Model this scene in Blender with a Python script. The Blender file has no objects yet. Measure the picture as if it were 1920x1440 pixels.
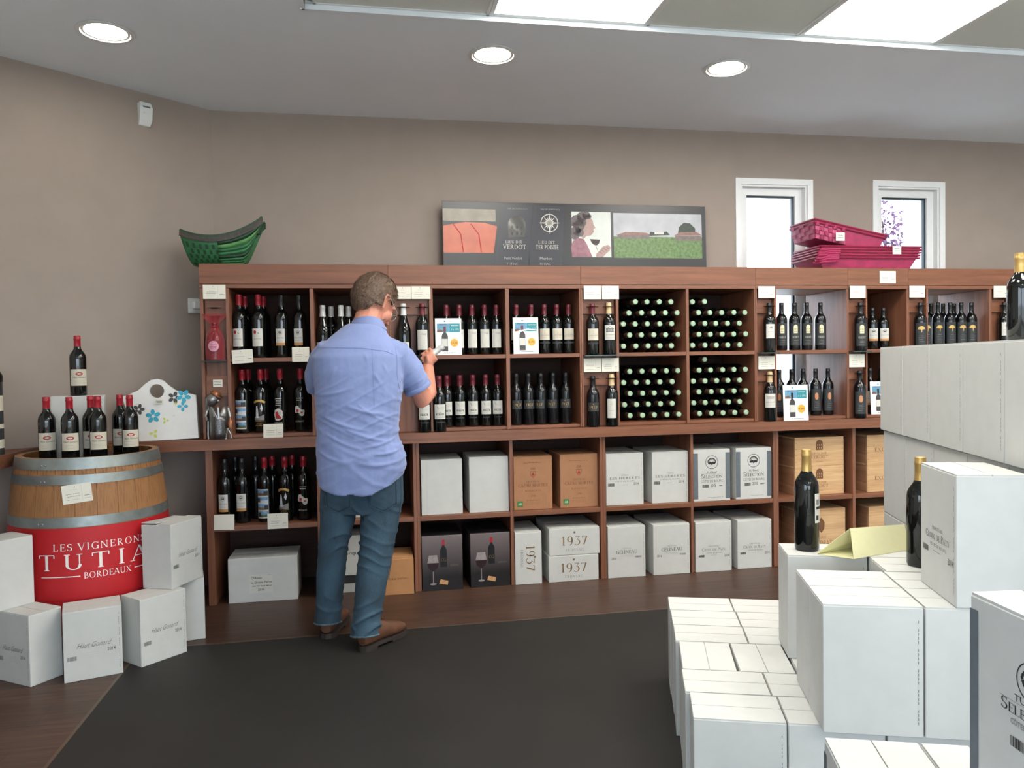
import bpy, bmesh, math, random
from mathutils import Vector, Matrix, noise
random.seed(7)
SC = bpy.context.scene
COL = SC.collection
PI = math.pi

# ------------------------------------------------------------------ camera
CAM_LOC = Vector((0.0, -4.354, 1.28))
yaw, pitch, roll = math.radians(10.392), math.radians(-1.545), math.radians(-0.9375)
_r = Vector((math.cos(yaw), -math.sin(yaw), 0)); _f = Vector((math.sin(yaw), math.cos(yaw), 0)); _u = Vector((0, 0, 1))
_f2 = _f*math.cos(pitch)+_u*math.sin(pitch); _u2 = _u*math.cos(pitch)-_f*math.sin(pitch)
_r3 = _r*math.cos(roll)+_u2*math.sin(roll); _u3 = _u2*math.cos(roll)-_r*math.sin(roll)
cd = bpy.data.cameras.new('camera'); cd.sensor_width = 36; cd.lens = 36*1450/1920; cd.clip_start = .05
cam = bpy.data.objects.new('camera', cd); COL.objects.link(cam)
cam.matrix_world = Matrix(((_r3.x, _u3.x, -_f2.x, CAM_LOC.x), (_r3.y, _u3.y, -_f2.y, CAM_LOC.y), (_r3.z, _u3.z, -_f2.z, CAM_LOC.z), (0, 0, 0, 1)))
SC.camera = cam

# ------------------------------------------------------------------ world, exposure
SKY_STRENGTH = 5.4
PANEL_L, SPOT_L = 12.8, 34.0
wd = bpy.data.worlds.new('sky'); SC.world = wd; wd.use_nodes = True
bg = wd.node_tree.nodes['Background']; bg.inputs[0].default_value = (.77, .86, 1, 1); bg.inputs[1].default_value = SKY_STRENGTH
SC.view_settings.view_transform = 'Standard'; SC.view_settings.look = 'None'
SC.view_settings.exposure = 0.66; SC.view_settings.gamma = 1.0; SC.view_settings.use_curve_mapping = False
try:
    SC.cycles.max_bounces = 7; SC.cycles.diffuse_bounces = 4; SC.cycles.glossy_bounces = 3
    SC.cycles.transmission_bounces = 4; SC.cycles.transparent_max_bounces = 8
    SC.cycles.caustics_reflective = False; SC.cycles.caustics_refractive = False; SC.cycles.sample_clamp_indirect = 6
except Exception:
    pass
def portal(name, loc, rot, sx, sy):
    l = bpy.data.lights.new(name, 'AREA'); l.shape = 'RECTANGLE'; l.size = sx; l.size_y = sy
    try: l.cycles.is_portal = True
    except Exception: pass
    o = bpy.data.objects.new(name, l); o.location = loc; o.rotation_euler = rot; o['kind'] = 'helper'; COL.objects.link(o)

# ------------------------------------------------------------------ materials
MATS = {}
def lin(c):
    return tuple(((v/255+.055)/1.055)**2.4 if v/255 > .04045 else v/255/12.92 for v in c)
def mat(name, rgb, rough=.6, metal=0, var=.06, scale=40, bump=0, stretch=(1, 1, 1), spec=.5, bscale=None, detail=3, coat=0, sheen=0, alpha=1, emit=None, estr=0):
    """principled material whose colour wanders a little with a noise texture"""
    if name in MATS: return MATS[name]
    m = bpy.data.materials.new(name); m.use_nodes = True; nt = m.node_tree; b = nt.nodes['Principled BSDF']
    c = lin(rgb)
    tc = nt.nodes.new('ShaderNodeTexCoord'); mp = nt.nodes.new('ShaderNodeMapping'); mp.inputs['Scale'].default_value = stretch
    nz = nt.nodes.new('ShaderNodeTexNoise'); nz.inputs['Scale'].default_value = scale; nz.inputs['Detail'].default_value = detail
    nt.links.new(tc.outputs['Object'], mp.inputs['Vector']); nt.links.new(mp.outputs['Vector'], nz.inputs['Vector'])
    cr = nt.nodes.new('ShaderNodeValToRGB')
    cr.color_ramp.elements[0].position = .3; cr.color_ramp.elements[1].position = .7
    cr.color_ramp.elements[0].color = tuple(v*(1-var) for v in c)+(1,); cr.color_ramp.elements[1].color = tuple(min(1, v*(1+var)) for v in c)+(1,)
    nt.links.new(nz.outputs['Fac'], cr.inputs['Fac']); nt.links.new(cr.outputs['Color'], b.inputs['Base Color'])
    b.inputs['Roughness'].default_value = rough; b.inputs['Metallic'].default_value = metal
    b.inputs['Specular IOR Level'].default_value = spec
    if coat: b.inputs['Coat Weight'].default_value = coat; b.inputs['Coat Roughness'].default_value = .1
    if sheen: b.inputs['Sheen Weight'].default_value = sheen
    if alpha < 1: b.inputs['Alpha'].default_value = alpha
    if bump:
        bp = nt.nodes.new('ShaderNodeBump'); bp.inputs['Strength'].default_value = bump; bp.inputs['Distance'].default_value = .004
        n2 = nz
        if bscale:
            n2 = nt.nodes.new('ShaderNodeTexNoise'); n2.inputs['Scale'].default_value = bscale; n2.inputs['Detail'].default_value = 4
            nt.links.new(mp.outputs['Vector'], n2.inputs['Vector'])
        nt.links.new(n2.outputs['Fac'], bp.inputs['Height']); nt.links.new(bp.outputs['Normal'], b.inputs['Normal'])
    if emit: b.inputs['Emission Color'].default_value = lin(emit)+(1,); b.inputs['Emission Strength'].default_value = estr
    MATS[name] = m
    return m
def wood(name, dark, light, axis='x', rough=.45, scale=1.0, grain=1.0):
    if name in MATS: return MATS[name]
    m = bpy.data.materials.new(name); m.use_nodes = True; nt = m.node_tree; b = nt.nodes['Principled BSDF']
    tc = nt.nodes.new('ShaderNodeTexCoord'); mp = nt.nodes.new('ShaderNodeMapping')
    s = {'x': (1.2, 22, 22), 'z': (22, 22, 1.2), 'y': (22, 1.2, 22)}[axis]
    mp.inputs['Scale'].default_value = tuple(v*scale for v in s)
    nz = nt.nodes.new('ShaderNodeTexNoise'); nz.inputs['Scale'].default_value = 1.6; nz.inputs['Detail'].default_value = 6; nz.inputs['Distortion'].default_value = .6
    n2 = nt.nodes.new('ShaderNodeTexNoise'); n2.inputs['Scale'].default_value = 9; n2.inputs['Detail'].default_value = 2
    nt.links.new(tc.outputs['Object'], mp.inputs['Vector']); nt.links.new(mp.outputs['Vector'], nz.inputs['Vector']); nt.links.new(mp.outputs['Vector'], n2.inputs['Vector'])
    mx = nt.nodes.new('ShaderNodeMath'); mx.operation = 'MULTIPLY_ADD'; mx.inputs[1].default_value = .35*grain; nt.links.new(n2.outputs['Fac'], mx.inputs[0]); nt.links.new(nz.outputs['Fac'], mx.inputs[2])
    cr = nt.nodes.new('ShaderNodeValToRGB'); cr.color_ramp.elements[0].position = .38; cr.color_ramp.elements[1].position = .95
    cr.color_ramp.elements[0].color = lin(dark)+(1,); cr.color_ramp.elements[1].color = lin(light)+(1,)
    nt.links.new(mx.outputs[0], cr.inputs['Fac']); nt.links.new(cr.outputs['Color'], b.inputs['Base Color'])
    bp = nt.nodes.new('ShaderNodeBump'); bp.inputs['Strength'].default_value = .12; bp.inputs['Distance'].default_value = .002
    nt.links.new(mx.outputs[0], bp.inputs['Height']); nt.links.new(bp.outputs['Normal'], b.inputs['Normal'])
    b.inputs['Roughness'].default_value = rough
    MATS[name] = m
    return m
def emitter(name, rgb, strength):
    m = bpy.data.materials.new(name); m.use_nodes = True; b = m.node_tree.nodes['Principled BSDF']
    b.inputs['Base Color'].default_value = (.8, .8, .8, 1); b.inputs['Emission Color'].default_value = lin(rgb)+(1,); b.inputs['Emission Strength'].default_value = strength
    MATS[name] = m
    return m

# ------------------------------------------------------------------ mesh helpers
class MB:
    def __init__(s): s.v = []; s.f = []
    def add(s, v, f):
        n = len(s.v); s.v += [tuple(p) for p in v]; s.f += [tuple(i+n for i in q) for q in f]; return s
    def box(s, x0, x1, y0, y1, z0, z1, M=None):
        v = [(x0, y0, z0), (x1, y0, z0), (x1, y1, z0), (x0, y1, z0), (x0, y0, z1), (x1, y0, z1), (x1, y1, z1), (x0, y1, z1)]
        if M: v = [M @ Vector(p) for p in v]
        return s.add(v, [(0, 3, 2, 1), (4, 5, 6, 7), (0, 1, 5, 4), (1, 2, 6, 5), (2, 3, 7, 6), (3, 0, 4, 7)])
    def lathe(s, prof, n=20, M=None, a0=0, a1=2*PI):
        full = abs(a1-a0-2*PI) < 1e-6; k = n if full else n+1
        v = []; f = []
        for r, z in prof:
            for i in range(k):
                a = a0+(a1-a0)*i/n; p = Vector((r*math.cos(a), r*math.sin(a), z)); v.append(M @ p if M else p)
        for j in range(len(prof)-1):
            for i in range(n):
                i2 = (i+1) % k
                f.append((j*k+i, j*k+i2, (j+1)*k+i2, (j+1)*k+i))
        if full:
            if prof[0][0] > 1e-6: f.append(tuple(reversed(range(k))))
            if prof[-1][0] > 1e-6: f.append(tuple((len(prof)-1)*k+i for i in range(k)))
        return s.add(v, f)
    def tube(s, pts, rad, n=8, caps=True):
        """rad: number or list of (ra, rb) or numbers"""
        pts = [Vector(p) for p in pts]; m = len(pts); v = []; f = []
        up = None
        for j, p in enumerate(pts):
            t = (pts[min(j+1, m-1)]-pts[max(j-1, 0)]).normalized()
            if up is None:
                up = Vector((0, 0, 1)) if abs(t.z) < .9 else Vector((1, 0, 0))
            a = t.cross(up).normalized(); b = a.cross(t).normalized(); up = b
            r = rad[j] if isinstance(rad, (list, tuple)) else rad
            ra, rb = r if isinstance(r, (list, tuple)) else (r, r)
            for i in range(n):
                g = 2*PI*i/n; v.append(p+a*(ra*math.cos(g))+b*(rb*math.sin(g)))
        for j in range(m-1):
            for i in range(n):
                f.append((j*n+i, j*n+(i+1) % n, (j+1)*n+(i+1) % n, (j+1)*n+i))
        if caps: f.append(tuple(reversed(range(n)))); f.append(tuple((m-1)*n+i for i in range(n)))
        return s.add(v, f)
    def loft(s, rings, caps=True):
        n = len(rings[0]); v = [p for r in rings for p in r]; f = []
        for j in range(len(rings)-1):
            for i in range(n):
                f.append((j*n+i, j*n+(i+1) % n, (j+1)*n+(i+1) % n, (j+1)*n+i))
        if caps: f.append(tuple(reversed(range(n)))); f.append(tuple((len(rings)-1)*n+i for i in range(n)))
        return s.add(v, f)
    def grid(s, fn, nu, nv):
        v = [fn(i/nu, j/nv) for j in range(nv+1) for i in range(nu+1)]
        f = [(j*(nu+1)+i, j*(nu+1)+i+1, (j+1)*(nu+1)+i+1, (j+1)*(nu+1)+i) for j in range(nv) for i in range(nu)]
        return s.add(v, f)
    def mesh(s, name, m, smooth=False, bevel=0, fix=True):
        me = bpy.data.meshes.new(name); me.from_pydata([tuple(p) for p in s.v], [], s.f)
        if fix or bevel:
            bm = bmesh.new(); bm.from_mesh(me)
            if bevel: bmesh.ops.bevel(bm, geom=list(bm.edges), offset=bevel, segments=1, affect='EDGES', profile=.5)
            if fix: bmesh.ops.recalc_face_normals(bm, faces=bm.faces)
            bm.to_mesh(me); bm.free()
        if m: me.materials.append(m)
        if smooth:
            for p in me.polygons: p.use_smooth = True
            try: me.set_sharp_from_angle(angle=math.radians(40))
            except Exception: pass
        me.update(); return me
    def obj(s, name, m, parent=None, smooth=False, bevel=0, **k):
        return link(name, s.mesh(name, m, smooth, bevel), parent, **k)
def link(name, data, parent=None, loc=None, rot=None):
    o = bpy.data.objects.new(name, data); COL.objects.link(o)
    if parent: o.parent = parent
    if loc: o.location = loc
    if rot: o.rotation_euler = rot
    return o
def tag(o, label, cat, group=None):
    o['label'] = label; o['category'] = cat
    if group: o['group'] = group
    return o
def thing(name, label, cat, loc=(0, 0, 0), rz=0, group=None):
    o = link(name, None, None, loc, (0, 0, rz)); o.empty_display_size = .05
    return tag(o, label, cat, group)
def struct(o): o['kind'] = 'structure'; return o
def box(name, m, parent, x0, x1, y0, y1, z0, z1, bevel=0):
    return MB().box(x0, x1, y0, y1, z0, z1).obj(name, m, parent, bevel=bevel)
ORD = ['first', 'second', 'third', 'fourth', 'fifth', 'sixth', 'seventh', 'eighth']

# ------------------------------------------------------------------ lettering
_T = {}
def sans2d(s, bold=0.0):
    if (s, bold) in _T: return _T[(s, bold)]
    cu = bpy.data.curves.new('t', 'FONT'); cu.body = s; cu.size = 1; cu.resolution_u = 2; cu.offset = bold
    o = bpy.data.objects.new('t', cu); COL.objects.link(o)
    dg = bpy.context.evaluated_depsgraph_get(); me = bpy.data.meshes.new_from_object(o.evaluated_get(dg))
    v = [(p.co.x, p.co.y) for p in me.vertices]; f = [tuple(p.vertices) for p in me.polygons]
    bpy.data.objects.remove(o); bpy.data.curves.remove(cu); bpy.data.meshes.remove(me)
    _T[(s, bold)] = (v, f)
    return v, f
TK, TN, SF = .125, .05, .05
def _stroke(v, f, x0, y0, x1, y1, w):
    d = Vector((x1-x0, y1-y0)).normalized()
    nx, ny = (w/2, 0) if abs(d.y) > .5 else (0, w/2)
    n = len(v); v += [(x0-nx, y0-ny), (x0+nx, y0+ny), (x1+nx, y1+ny), (x1-nx, y1-ny)]; f.append((n, n+1, n+2, n+3))
def _arc(v, f, cx, cy, rx, ry, a0, a1, k=12):
    n = len(v)
    for i in range(k+1):
        a = math.radians(a0+(a1-a0)*i/k); c, s_ = math.cos(a), math.sin(a)
        v += [(cx+rx*c, cy+ry*s_), (cx+(rx-TK)*c, cy+(ry-TN)*s_)]
    for i in range(k): f.append((n+2*i, n+2*i+1, n+2*i+3, n+2*i+2))
G = {  # s: thick stroke, t: thin stroke, e: serif bar at (x, y) half width, a: arc
 'A': (.78, 't0,0,.36,1 s.36,1,.7,0 t.16,.35,.55,.35 e0,0 e.7,0'), 'B': (.64, 's.14,0,.14,1 a.2,.75,.34,.25,-90,90 a.2,.27,.42,.27,-90,90 t.05,.02,.25,.02 t.05,.98,.25,.98 t.14,.51,.25,.51'),
 'C': (.72, 'a.42,.5,.42,.52,45,315 t.72,.78,.72,.97 t.72,.05,.72,.2'), 'D': (.8, 's.14,0,.14,1 a.28,.5,.5,.5,-90,90 t.05,.02,.3,.02 t.05,.98,.3,.98'),
 'E': (.62, 's.14,0,.14,1 t.05,.98,.56,.98 t.05,.02,.6,.02 t.14,.52,.46,.52 t.56,.98,.56,.8 t.6,.02,.6,.22 t.46,.42,.46,.62'), 'F': (.58, 's.14,0,.14,1 t.05,.98,.56,.98 t.14,.5,.44,.5 t.56,.98,.56,.8 e.14,0'),
 'G': (.78, 'a.42,.5,.42,.52,45,320 s.7,.02,.7,.42 e.68,.42 t.72,.78,.72,.97'), 'H': (.84, 's.14,0,.14,1 s.7,0,.7,1 t.14,.5,.7,.5 e.14,0 e.14,1 e.7,0 e.7,1'),
 'I': (.3, 's.14,0,.14,1 e.14,0 e.14,1'), 'L': (.6, 's.14,0,.14,1 e.14,1 t.05,.02,.58,.02 t.58,.02,.58,.25'), 'M': (.98, 't.1,0,.1,1 s.1,1,.48,.05 t.48,.05,.84,1 s.84,0,.84,1 e.1,0 e.84,0 e.84,1'),
 'N': (.84, 't.1,0,.1,1 s.1,1,.72,0 t.72,0,.72,1 e.1,0 e.72,1'), 'O': (.86, 'a.42,.5,.42,.52,0,360'), 'P': (.62, 's.14,0,.14,1 a.22,.73,.36,.27,-90,90 t.05,.98,.25,.98 t.14,.47,.25,.47 e.14,0'),
 'Q': (.86, 'a.42,.5,.42,.52,0,360 s.45,.12,.8,-.15'), 'R': (.74, 's.14,0,.14,1 a.22,.74,.34,.26,-90,90 t.05,.98,.25,.98 t.14,.49,.25,.49 s.32,.49,.66,0 e.14,0'), 'S': (.56, 'a.26,.74,.26,.26,40,270 a.26,.26,.28,.27,-140,90 t.46,.76,.46,.97 t.02,.05,.02,.24'),
 'T': (.76, 's.36,0,.36,1 t.02,.98,.7,.98 t.02,.98,.02,.78 t.7,.98,.7,.78 e.36,0'), 'U': (.82, 's.14,.3,.14,1 t.66,.3,.66,1 a.41,.34,.34,.35,180,360 e.14,1 e.66,1'), 'V': (.76, 's.06,1,.4,0 t.4,0,.7,1 e.06,1 e.7,1'),
 'X': (.78, 's.06,1,.68,0 t.06,0,.68,1 e.06,1 e.68,0 e.06,0 e.68,1'), 'Y': (.74, 's.06,1,.36,.45 t.36,.45,.68,1 s.36,0,.36,.45 e.06,1 e.68,1 e.36,0'), 'Z': (.66, 't.05,.98,.6,.98 s.6,.98,.06,.02 t.05,.02,.62,.02'),
 '1': (.36, 's.18,0,.18,1 t.0,.82,.18,1 e.18,0'), '9': (.6, 'a.28,.68,.28,.32,0,360 a.2,.5,.36,.52,-80,20'), '3': (.54, 't.04,.96,.46,.96 t.46,.96,.24,.62 a.2,.32,.34,.34,-140,90 '), '7': (.54, 't.04,.95,.5,.95 t.04,.95,.04,.78 s.48,.95,.2,0'),
 '2': (.56, 'a.26,.72,.28,.28,0,170 t.5,.65,.06,.04 s.04,.04,.52,.04'), '0': (.6, 'a.28,.5,.28,.52,0,360'), '4': (.6, 's.42,0,.42,1 t.42,1,.02,.3 t.02,.3,.56,.3'), '6': (.58, 'a.28,.3,.28,.32,0,360 a.36,.5,.36,.52,100,190'), '5': (.54, 't.08,.96,.46,.96 t.08,.96,.08,.55 a.2,.32,.34,.34,-140,100'), '8': (.56, 'a.27,.75,.24,.26,0,360 a.27,.26,.27,.28,0,360'),
}
def serif2d(s, spacing=.1):
    if ('#', s, spacing) in _T: return _T[('#', s, spacing)]
    import re
    v = []; f = []; x = 0
    for ch in s:
        sc = 1.0
        acc = None
        if ch in 'ÂÉÔÈ': acc = ch; ch = {'Â': 'A', 'É': 'E', 'Ô': 'O', 'È': 'E'}[ch]
        if ch.islower(): ch = ch.upper(); sc = .76
        if ch not in G: x += .4; continue
        w, spec = G[ch]; lv = []; lf = []
        for tok in spec.split():
            a = [float(q) for q in tok[1:].split(',')]
            if tok[0] == 's': _stroke(lv, lf, *a, TK)
            elif tok[0] == 't': _stroke(lv, lf, *a, TN)
            elif tok[0] == 'e':
                yy = a[1]+(SF/2 if a[1] < .5 else -SF/2); _stroke(lv, lf, a[0]-.12, yy, a[0]+.12, yy, SF)
            else: _arc(lv, lf, *a)
        if acc: _stroke(lv, lf, w/2-.15, 1.12, w/2+.15, 1.2, .06)
        n = len(v); v += [(x+p[0]*sc, p[1]*sc) for p in lv]; f += [tuple(i+n for i in q) for q in lf]
        x += (w+spacing)*sc
    _T[('#', s, spacing)] = (v, f)
    return v, f
class Art:
    """flat print: polygons in (x, y) metres sorted by material, laid on a face or wrapped round a body"""
    def __init__(s): s.L = {}; s.names = {}; s.lift = {}
    def put(s, m, v, f, name=None, lift=0):
        k = (m, name or 'print', lift); V, F = s.L.setdefault(k, ([], [])); n = len(V)
        V += v; F += [tuple(i+n for i in q) for q in f]; return s
    def poly(s, m, pts, name=None, lift=0): return s.put(m, list(pts), [tuple(range(len(pts)))], name, lift)
    def rect(s, m, x0, x1, y0, y1, name=None, lift=0, n=1):
        v = []; f = []
        for i in range(n+1):
            x = x0+(x1-x0)*i/n; v += [(x, y0), (x, y1)]
        for i in range(n): f.append((2*i, 2*i+2, 2*i+3, 2*i+1))
        return s.put(m, v, f, name, lift)
    def disc(s, m, x, y, rx, ry=None, n=18, name=None, lift=0):
        ry = ry or rx
        return s.poly(m, [(x+rx*math.cos(2*PI*i/n), y+ry*math.sin(2*PI*i/n)) for i in range(n)], name, lift)
    def ring(s, m, x, y, r0, r1, n=20, name=None, lift=0, a0=0, a1=360):
        v = []; f = []
        for i in range(n+1):
            a = math.radians(a0+(a1-a0)*i/n); v += [(x+r0*math.cos(a), y+r0*math.sin(a)), (x+r1*math.cos(a), y+r1*math.sin(a))]
        for i in range(n): f.append((2*i, 2*i+2, 2*i+3, 2*i+1))
        return s.put(m, v, f, name, lift)
    def line(s, m, pts, w, name=None, lift=0):
        for (xa, ya), (xb, yb) in zip(pts, pts[1:]):
            d = Vector((xb-xa, yb-ya)); L = d.length or 1; nx, ny = -d.y/L*w/2, d.x/L*w/2
            s.put(m, [(xa+nx, ya+ny), (xa-nx, ya-ny), (xb-nx, yb-ny), (xb+nx, yb+ny)], [(0, 1, 2, 3)], name, lift)
        return s
    def text(s, m, t, x, y, h, font='serif', align='c', shear=0, width=None, bold=.0, rot=0, spacing=.1, name='lettering', lift=.0004, curve=0):
        v, f = serif2d(t, spacing) if font == 'serif' else sans2d(t, bold)
        k = h if font == 'serif' else h/.7
        xs = [p[0] for p in v] or [0]; x0, x1 = min(xs), max(xs)
        kx = k if width is None else width/(x1-x0)
        off = {'c': (x0+x1)/2, 'l': x0, 'r': x1}[align]
        out = []
        for p in v:
            px, py = (p[0]-off)*kx+shear*p[1]*k, p[1]*k
            if curve: py -= curve*px*px
            out.append((x+px*math.cos(rot)-py*math.sin(rot), y+px*math.sin(rot)+py*math.cos(rot)))
        return s.put(m, out, f, name, lift)
    def lines(s, m, x0, x1, y, n, gap, w=.0008, jit=.25, name='lettering', lift=.0004):
        """greeked small print: rows of tiny word-length dashes"""
        r = random.Random(int(x0*1e4)+int(y*1e4)+n)
        for i in range(n):
            a = x0+(x1-x0)*jit*r.random(); e = x1-(x1-x0)*jit*r.random()
            while a < e:
                b = min(e, a+(x1-x0)*(.08+.14*r.random())); s.rect(m, a, b, y-i*gap-w/2, y-i*gap+w/2, name, lift); a = b+(x1-x0)*.03
        return s
    def barcode(s, m, x, y, w, h):
        r = random.Random(3); a = x
        while a < x+w:
            b = a+w*(.02+.05*r.random()); s.rect(m, a, min(b, x+w), y, y+h, 'barcode', .0004); a = b+w*(.02+.03*r.random())
        return s
    def meshes(s, mapping, step=0):
        """step: for curved bodies, cut the print every step metres so that it follows the curve"""
        out = []
        for (m, name, lift), (V, F) in s.L.items():
            me = bpy.data.meshes.new(name)
            if step:
                bm = bmesh.new(); vs = [bm.verts.new((x, y, 0)) for x, y in V]
                for q in F:
                    try: bm.faces.new([vs[i] for i in q])
                    except ValueError: pass
                x0, x1 = min(p[0] for p in V), max(p[0] for p in V)
                for i in range(math.floor(x0/step)+1, math.ceil(x1/step)):
                    bmesh.ops.bisect_plane(bm, geom=list(bm.verts)+list(bm.edges)+list(bm.faces), plane_co=(i*step, 0, 0), plane_no=(1, 0, 0))
                for v in bm.verts: v.co = Vector(mapping(v.co.x, v.co.y, lift))
                bm.to_mesh(me); bm.free()
            else: me.from_pydata([tuple(mapping(x, y, lift)) for x, y in V], [], F)
            me.materials.append(m); me.update(); out.append((name, me))
        return out
    def build(s, parent, mapping, step=0):
        return [link(n, me, parent) for n, me in s.meshes(mapping, step)]
def flat_front(y, x0=0, z0=0): return lambda x, z, l: (x0+x, y-.0005-l, z0+z)
def flat_left(xf): return lambda x, z, l: (xf-.0005-l, -x, z)     # printed on the -x face, reads along -y
def cyl(r, x0=0, z0=0): return lambda x, z, l: ((r+.0006+l)*math.sin((x0+x)/r), -(r+.0006+l)*math.cos((x0+x)/r), z0+z)
# ================================================================== SETTING
CZ = 2.802; YB = .5; XL = -2.05; XR = 5.6; YF = -9.0
CO = Vector((-.893, YB)); CH = Vector((XL, -.474))           # the canted corner runs from CO to CH
m_wall = mat('taupe_wall_paint', (160, 147, 138), .85, var=.03, scale=6, bump=.05, bscale=180, spec=.25)
m_ceil = mat('white_ceiling_paint', (236, 243, 250), .9, var=.01, scale=4, spec=.2)
m_tile = mat('mineral_ceiling_tile', (222, 226, 220), .95, var=.03, scale=220, bump=.1, spec=.2)
m_white = mat('white_window_paint', (232, 234, 234), .35, var=.01)
m_whitem = mat('white_lacquered_metal', (225, 228, 226), .4, var=.01)
m_rubber = mat('dark_window_gasket', (34, 48, 56), .5)
m_dark = mat('charcoal_vinyl_floor', (35, 33, 31), .6, var=.14, scale=3.2, bump=.05, bscale=300, detail=8, spec=.35)
def floor_wood():
    m = bpy.data.materials.new('brown_wood_floor'); m.use_nodes = True; nt = m.node_tree; b = nt.nodes['Principled BSDF']
    tc = nt.nodes.new('ShaderNodeTexCoord'); mp = nt.nodes.new('ShaderNodeMapping'); mp.inputs['Scale'].default_value = (1, 1, 1)
    br = nt.nodes.new('ShaderNodeTexBrick'); br.inputs['Scale'].default_value = 1; br.inputs['Brick Width'].default_value = 1.22; br.inputs['Row Height'].default_value = .19
    br.inputs['Mortar Size'].default_value = .0012; br.inputs['Color1'].default_value = lin((84, 61, 49))+(1,); br.inputs['Color2'].default_value = lin((72, 52, 42))+(1,); br.inputs['Mortar'].default_value = lin((46, 33, 28))+(1,)
    nt.links.new(tc.outputs['Object'], mp.inputs[0]); nt.links.new(mp.outputs[0], br.inputs['Vector'])
    m2 = nt.nodes.new('ShaderNodeMapping'); m2.inputs['Scale'].default_value = (2.2, 26, 1); nt.links.new(tc.outputs['Object'], m2.inputs[0])
    nz = nt.nodes.new('ShaderNodeTexNoise'); nz.inputs['Scale'].default_value = 2; nz.inputs['Detail'].default_value = 7; nz.inputs['Distortion'].default_value = .8; nt.links.new(m2.outputs[0], nz.inputs['Vector'])
    cr = nt.nodes.new('ShaderNodeValToRGB'); cr.color_ramp.elements[0].position = .3; cr.color_ramp.elements[0].color = (.55, .5, .47, 1); cr.color_ramp.elements[1].position = .75; cr.color_ramp.elements[1].color = (1.25, 1.2, 1.15, 1)
    nt.links.new(nz.outputs['Fac'], cr.inputs[0])
    mx = nt.nodes.new('ShaderNodeMix'); mx.data_type = 'RGBA'; mx.blend_type = 'MULTIPLY'; mx.inputs[0].default_value = 1
    nt.links.new(br.outputs['Color'], mx.inputs[6]); nt.links.new(cr.outputs['Color'], mx.inputs[7]); nt.links.new(mx.outputs[2], b.inputs['Base Color'])
    b.inputs['Roughness'].default_value = .42; b.inputs['Specular IOR Level'].default_value = .4
    MATS['brown_wood_floor'] = m
    return m
fl = MB().add([(XL-.2, YF, 0), (XR+.2, YF, 0), (XR+.2, YB+.3, 0), (XL-.2, YB+.3, 0), (XL-.2, YF, -.1), (XR+.2, YF, -.1), (XR+.2, YB+.3, -.1), (XL-.2, YB+.3, -.1)],
    [(0, 1, 2, 3), (7, 6, 5, 4), (0, 4, 5, 1), (1, 5, 6, 2), (2, 6, 7, 3), (3, 7, 4, 0)]).obj('floor', floor_wood())
struct(fl)
dz = box('charcoal_inset', m_dark, fl, -1.05, XR, -4.9, -.61, -.01, .0015)
m_bounce = mat('pale_bounce_tile', (206, 200, 190), .5, var=.05, scale=5); box('entrance_floor', m_bounce, fl, XL, XR, YF, -4.9, -.01, .0012)  # invented pale floor behind the camera, bounces light up to the ceiling
m_wall2 = mat('white_wall_paint', (228, 226, 222), .85, var=.02, scale=6)  # unseen walls made white to add bounce light
ms = mat('brass_floor_strip', (96, 78, 62), .4, .3)
box('edge_strip', ms, fl, -1.062, -1.05, -4.9, -.598, -.01, .0022); box('edge_strip', ms, fl, -1.05, XR, -.61, -.598, -.01, .0022)
# ceiling with the recessed grid field
RX0, RX1, RY0, RY1 = -.24, 5.05, -8.36, -.915
c = MB(); T = .06
for x0, x1, y0, y1 in ((XL-.1, XR, RY1, YB+.05), (XL-.1, RX0, YF, RY1), (RX1, XR, YF, RY1), (RX0, RX1, YF, RY0)): c.box(x0, x1, y0, y1, CZ, CZ+T)
ce = struct(c.obj('ceiling', m_ceil))
box('recess_trim', m_ceil, ce, RX0-.02, RX1, RY1-.012, RY1+.0, CZ-.004, CZ+.03); box('recess_trim', m_ceil, ce, RX0-.012, RX0, RY0, RY1, CZ-.004, CZ+.03)
TZ = CZ+.022; PT = .745; TX0 = .545-PT; TY0 = -.932
tile_me = MB().box(.006, PT-.006, -PT+.006, -.006, 0, .012).mesh('tile', m_tile)
panel_fr = MB()
for a in ((.008, .026, -PT+.008, -.008), (PT-.026, PT-.008, -PT+.008, -.008), (.026, PT-.026, -.026, -.008), (.026, PT-.026, -PT+.008, -PT+.026)): panel_fr.box(*a, -.006, .012)
panel_fr = panel_fr.mesh('panel_frame', m_whitem)
m_lp = emitter('led_panel_diffuser', (255, 252, 244), PANEL_L)
panel_df = MB().box(.026, PT-.026, -PT+.026, -.026, .0, .008).mesh('diffuser', m_lp)
gl = MB()
for k in range(0, 8): gl.box(TX0+k*PT-.006, TX0+k*PT+.006, RY0, RY1, TZ-.004, TZ+.004)
for j in range(0, 11): gl.box(RX0, RX1, TY0-j*PT-.006, TY0-j*PT+.006, TZ-.004, TZ+.004)
gl.obj('ceiling_grid', m_whitem, ce)
box('recess_soffit', m_ceil, ce, RX0-.05, RX1+.05, RY0-.05, RY1+.05, TZ+.02, TZ+.06)
np_ = 0
for j in range(10):
    for k in range(7):
        if k % 2 == 1 and j % 2 == 0 and j < 9 and not (j in (4, 8)):
            lb = 'square ceiling light panel further back in the recessed ceiling grid'
            if j == 0 and k == 1: lb = 'square ceiling light panel above the round spot over the poster'
            if j == 0 and k == 3: lb = 'larger looking square ceiling light panel at the upper right'
            p = thing('ceiling_light_panel', lb, 'ceiling light', (TX0+k*PT, TY0-j*PT, TZ), group='ceiling light panels'); link('panel_frame', panel_fr, p); link('diffuser', panel_df, p)
        elif j < 3:
            link('tile', tile_me, ce, (TX0+k*PT, TY0-j*PT, TZ))
t_rest = MB()
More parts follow.
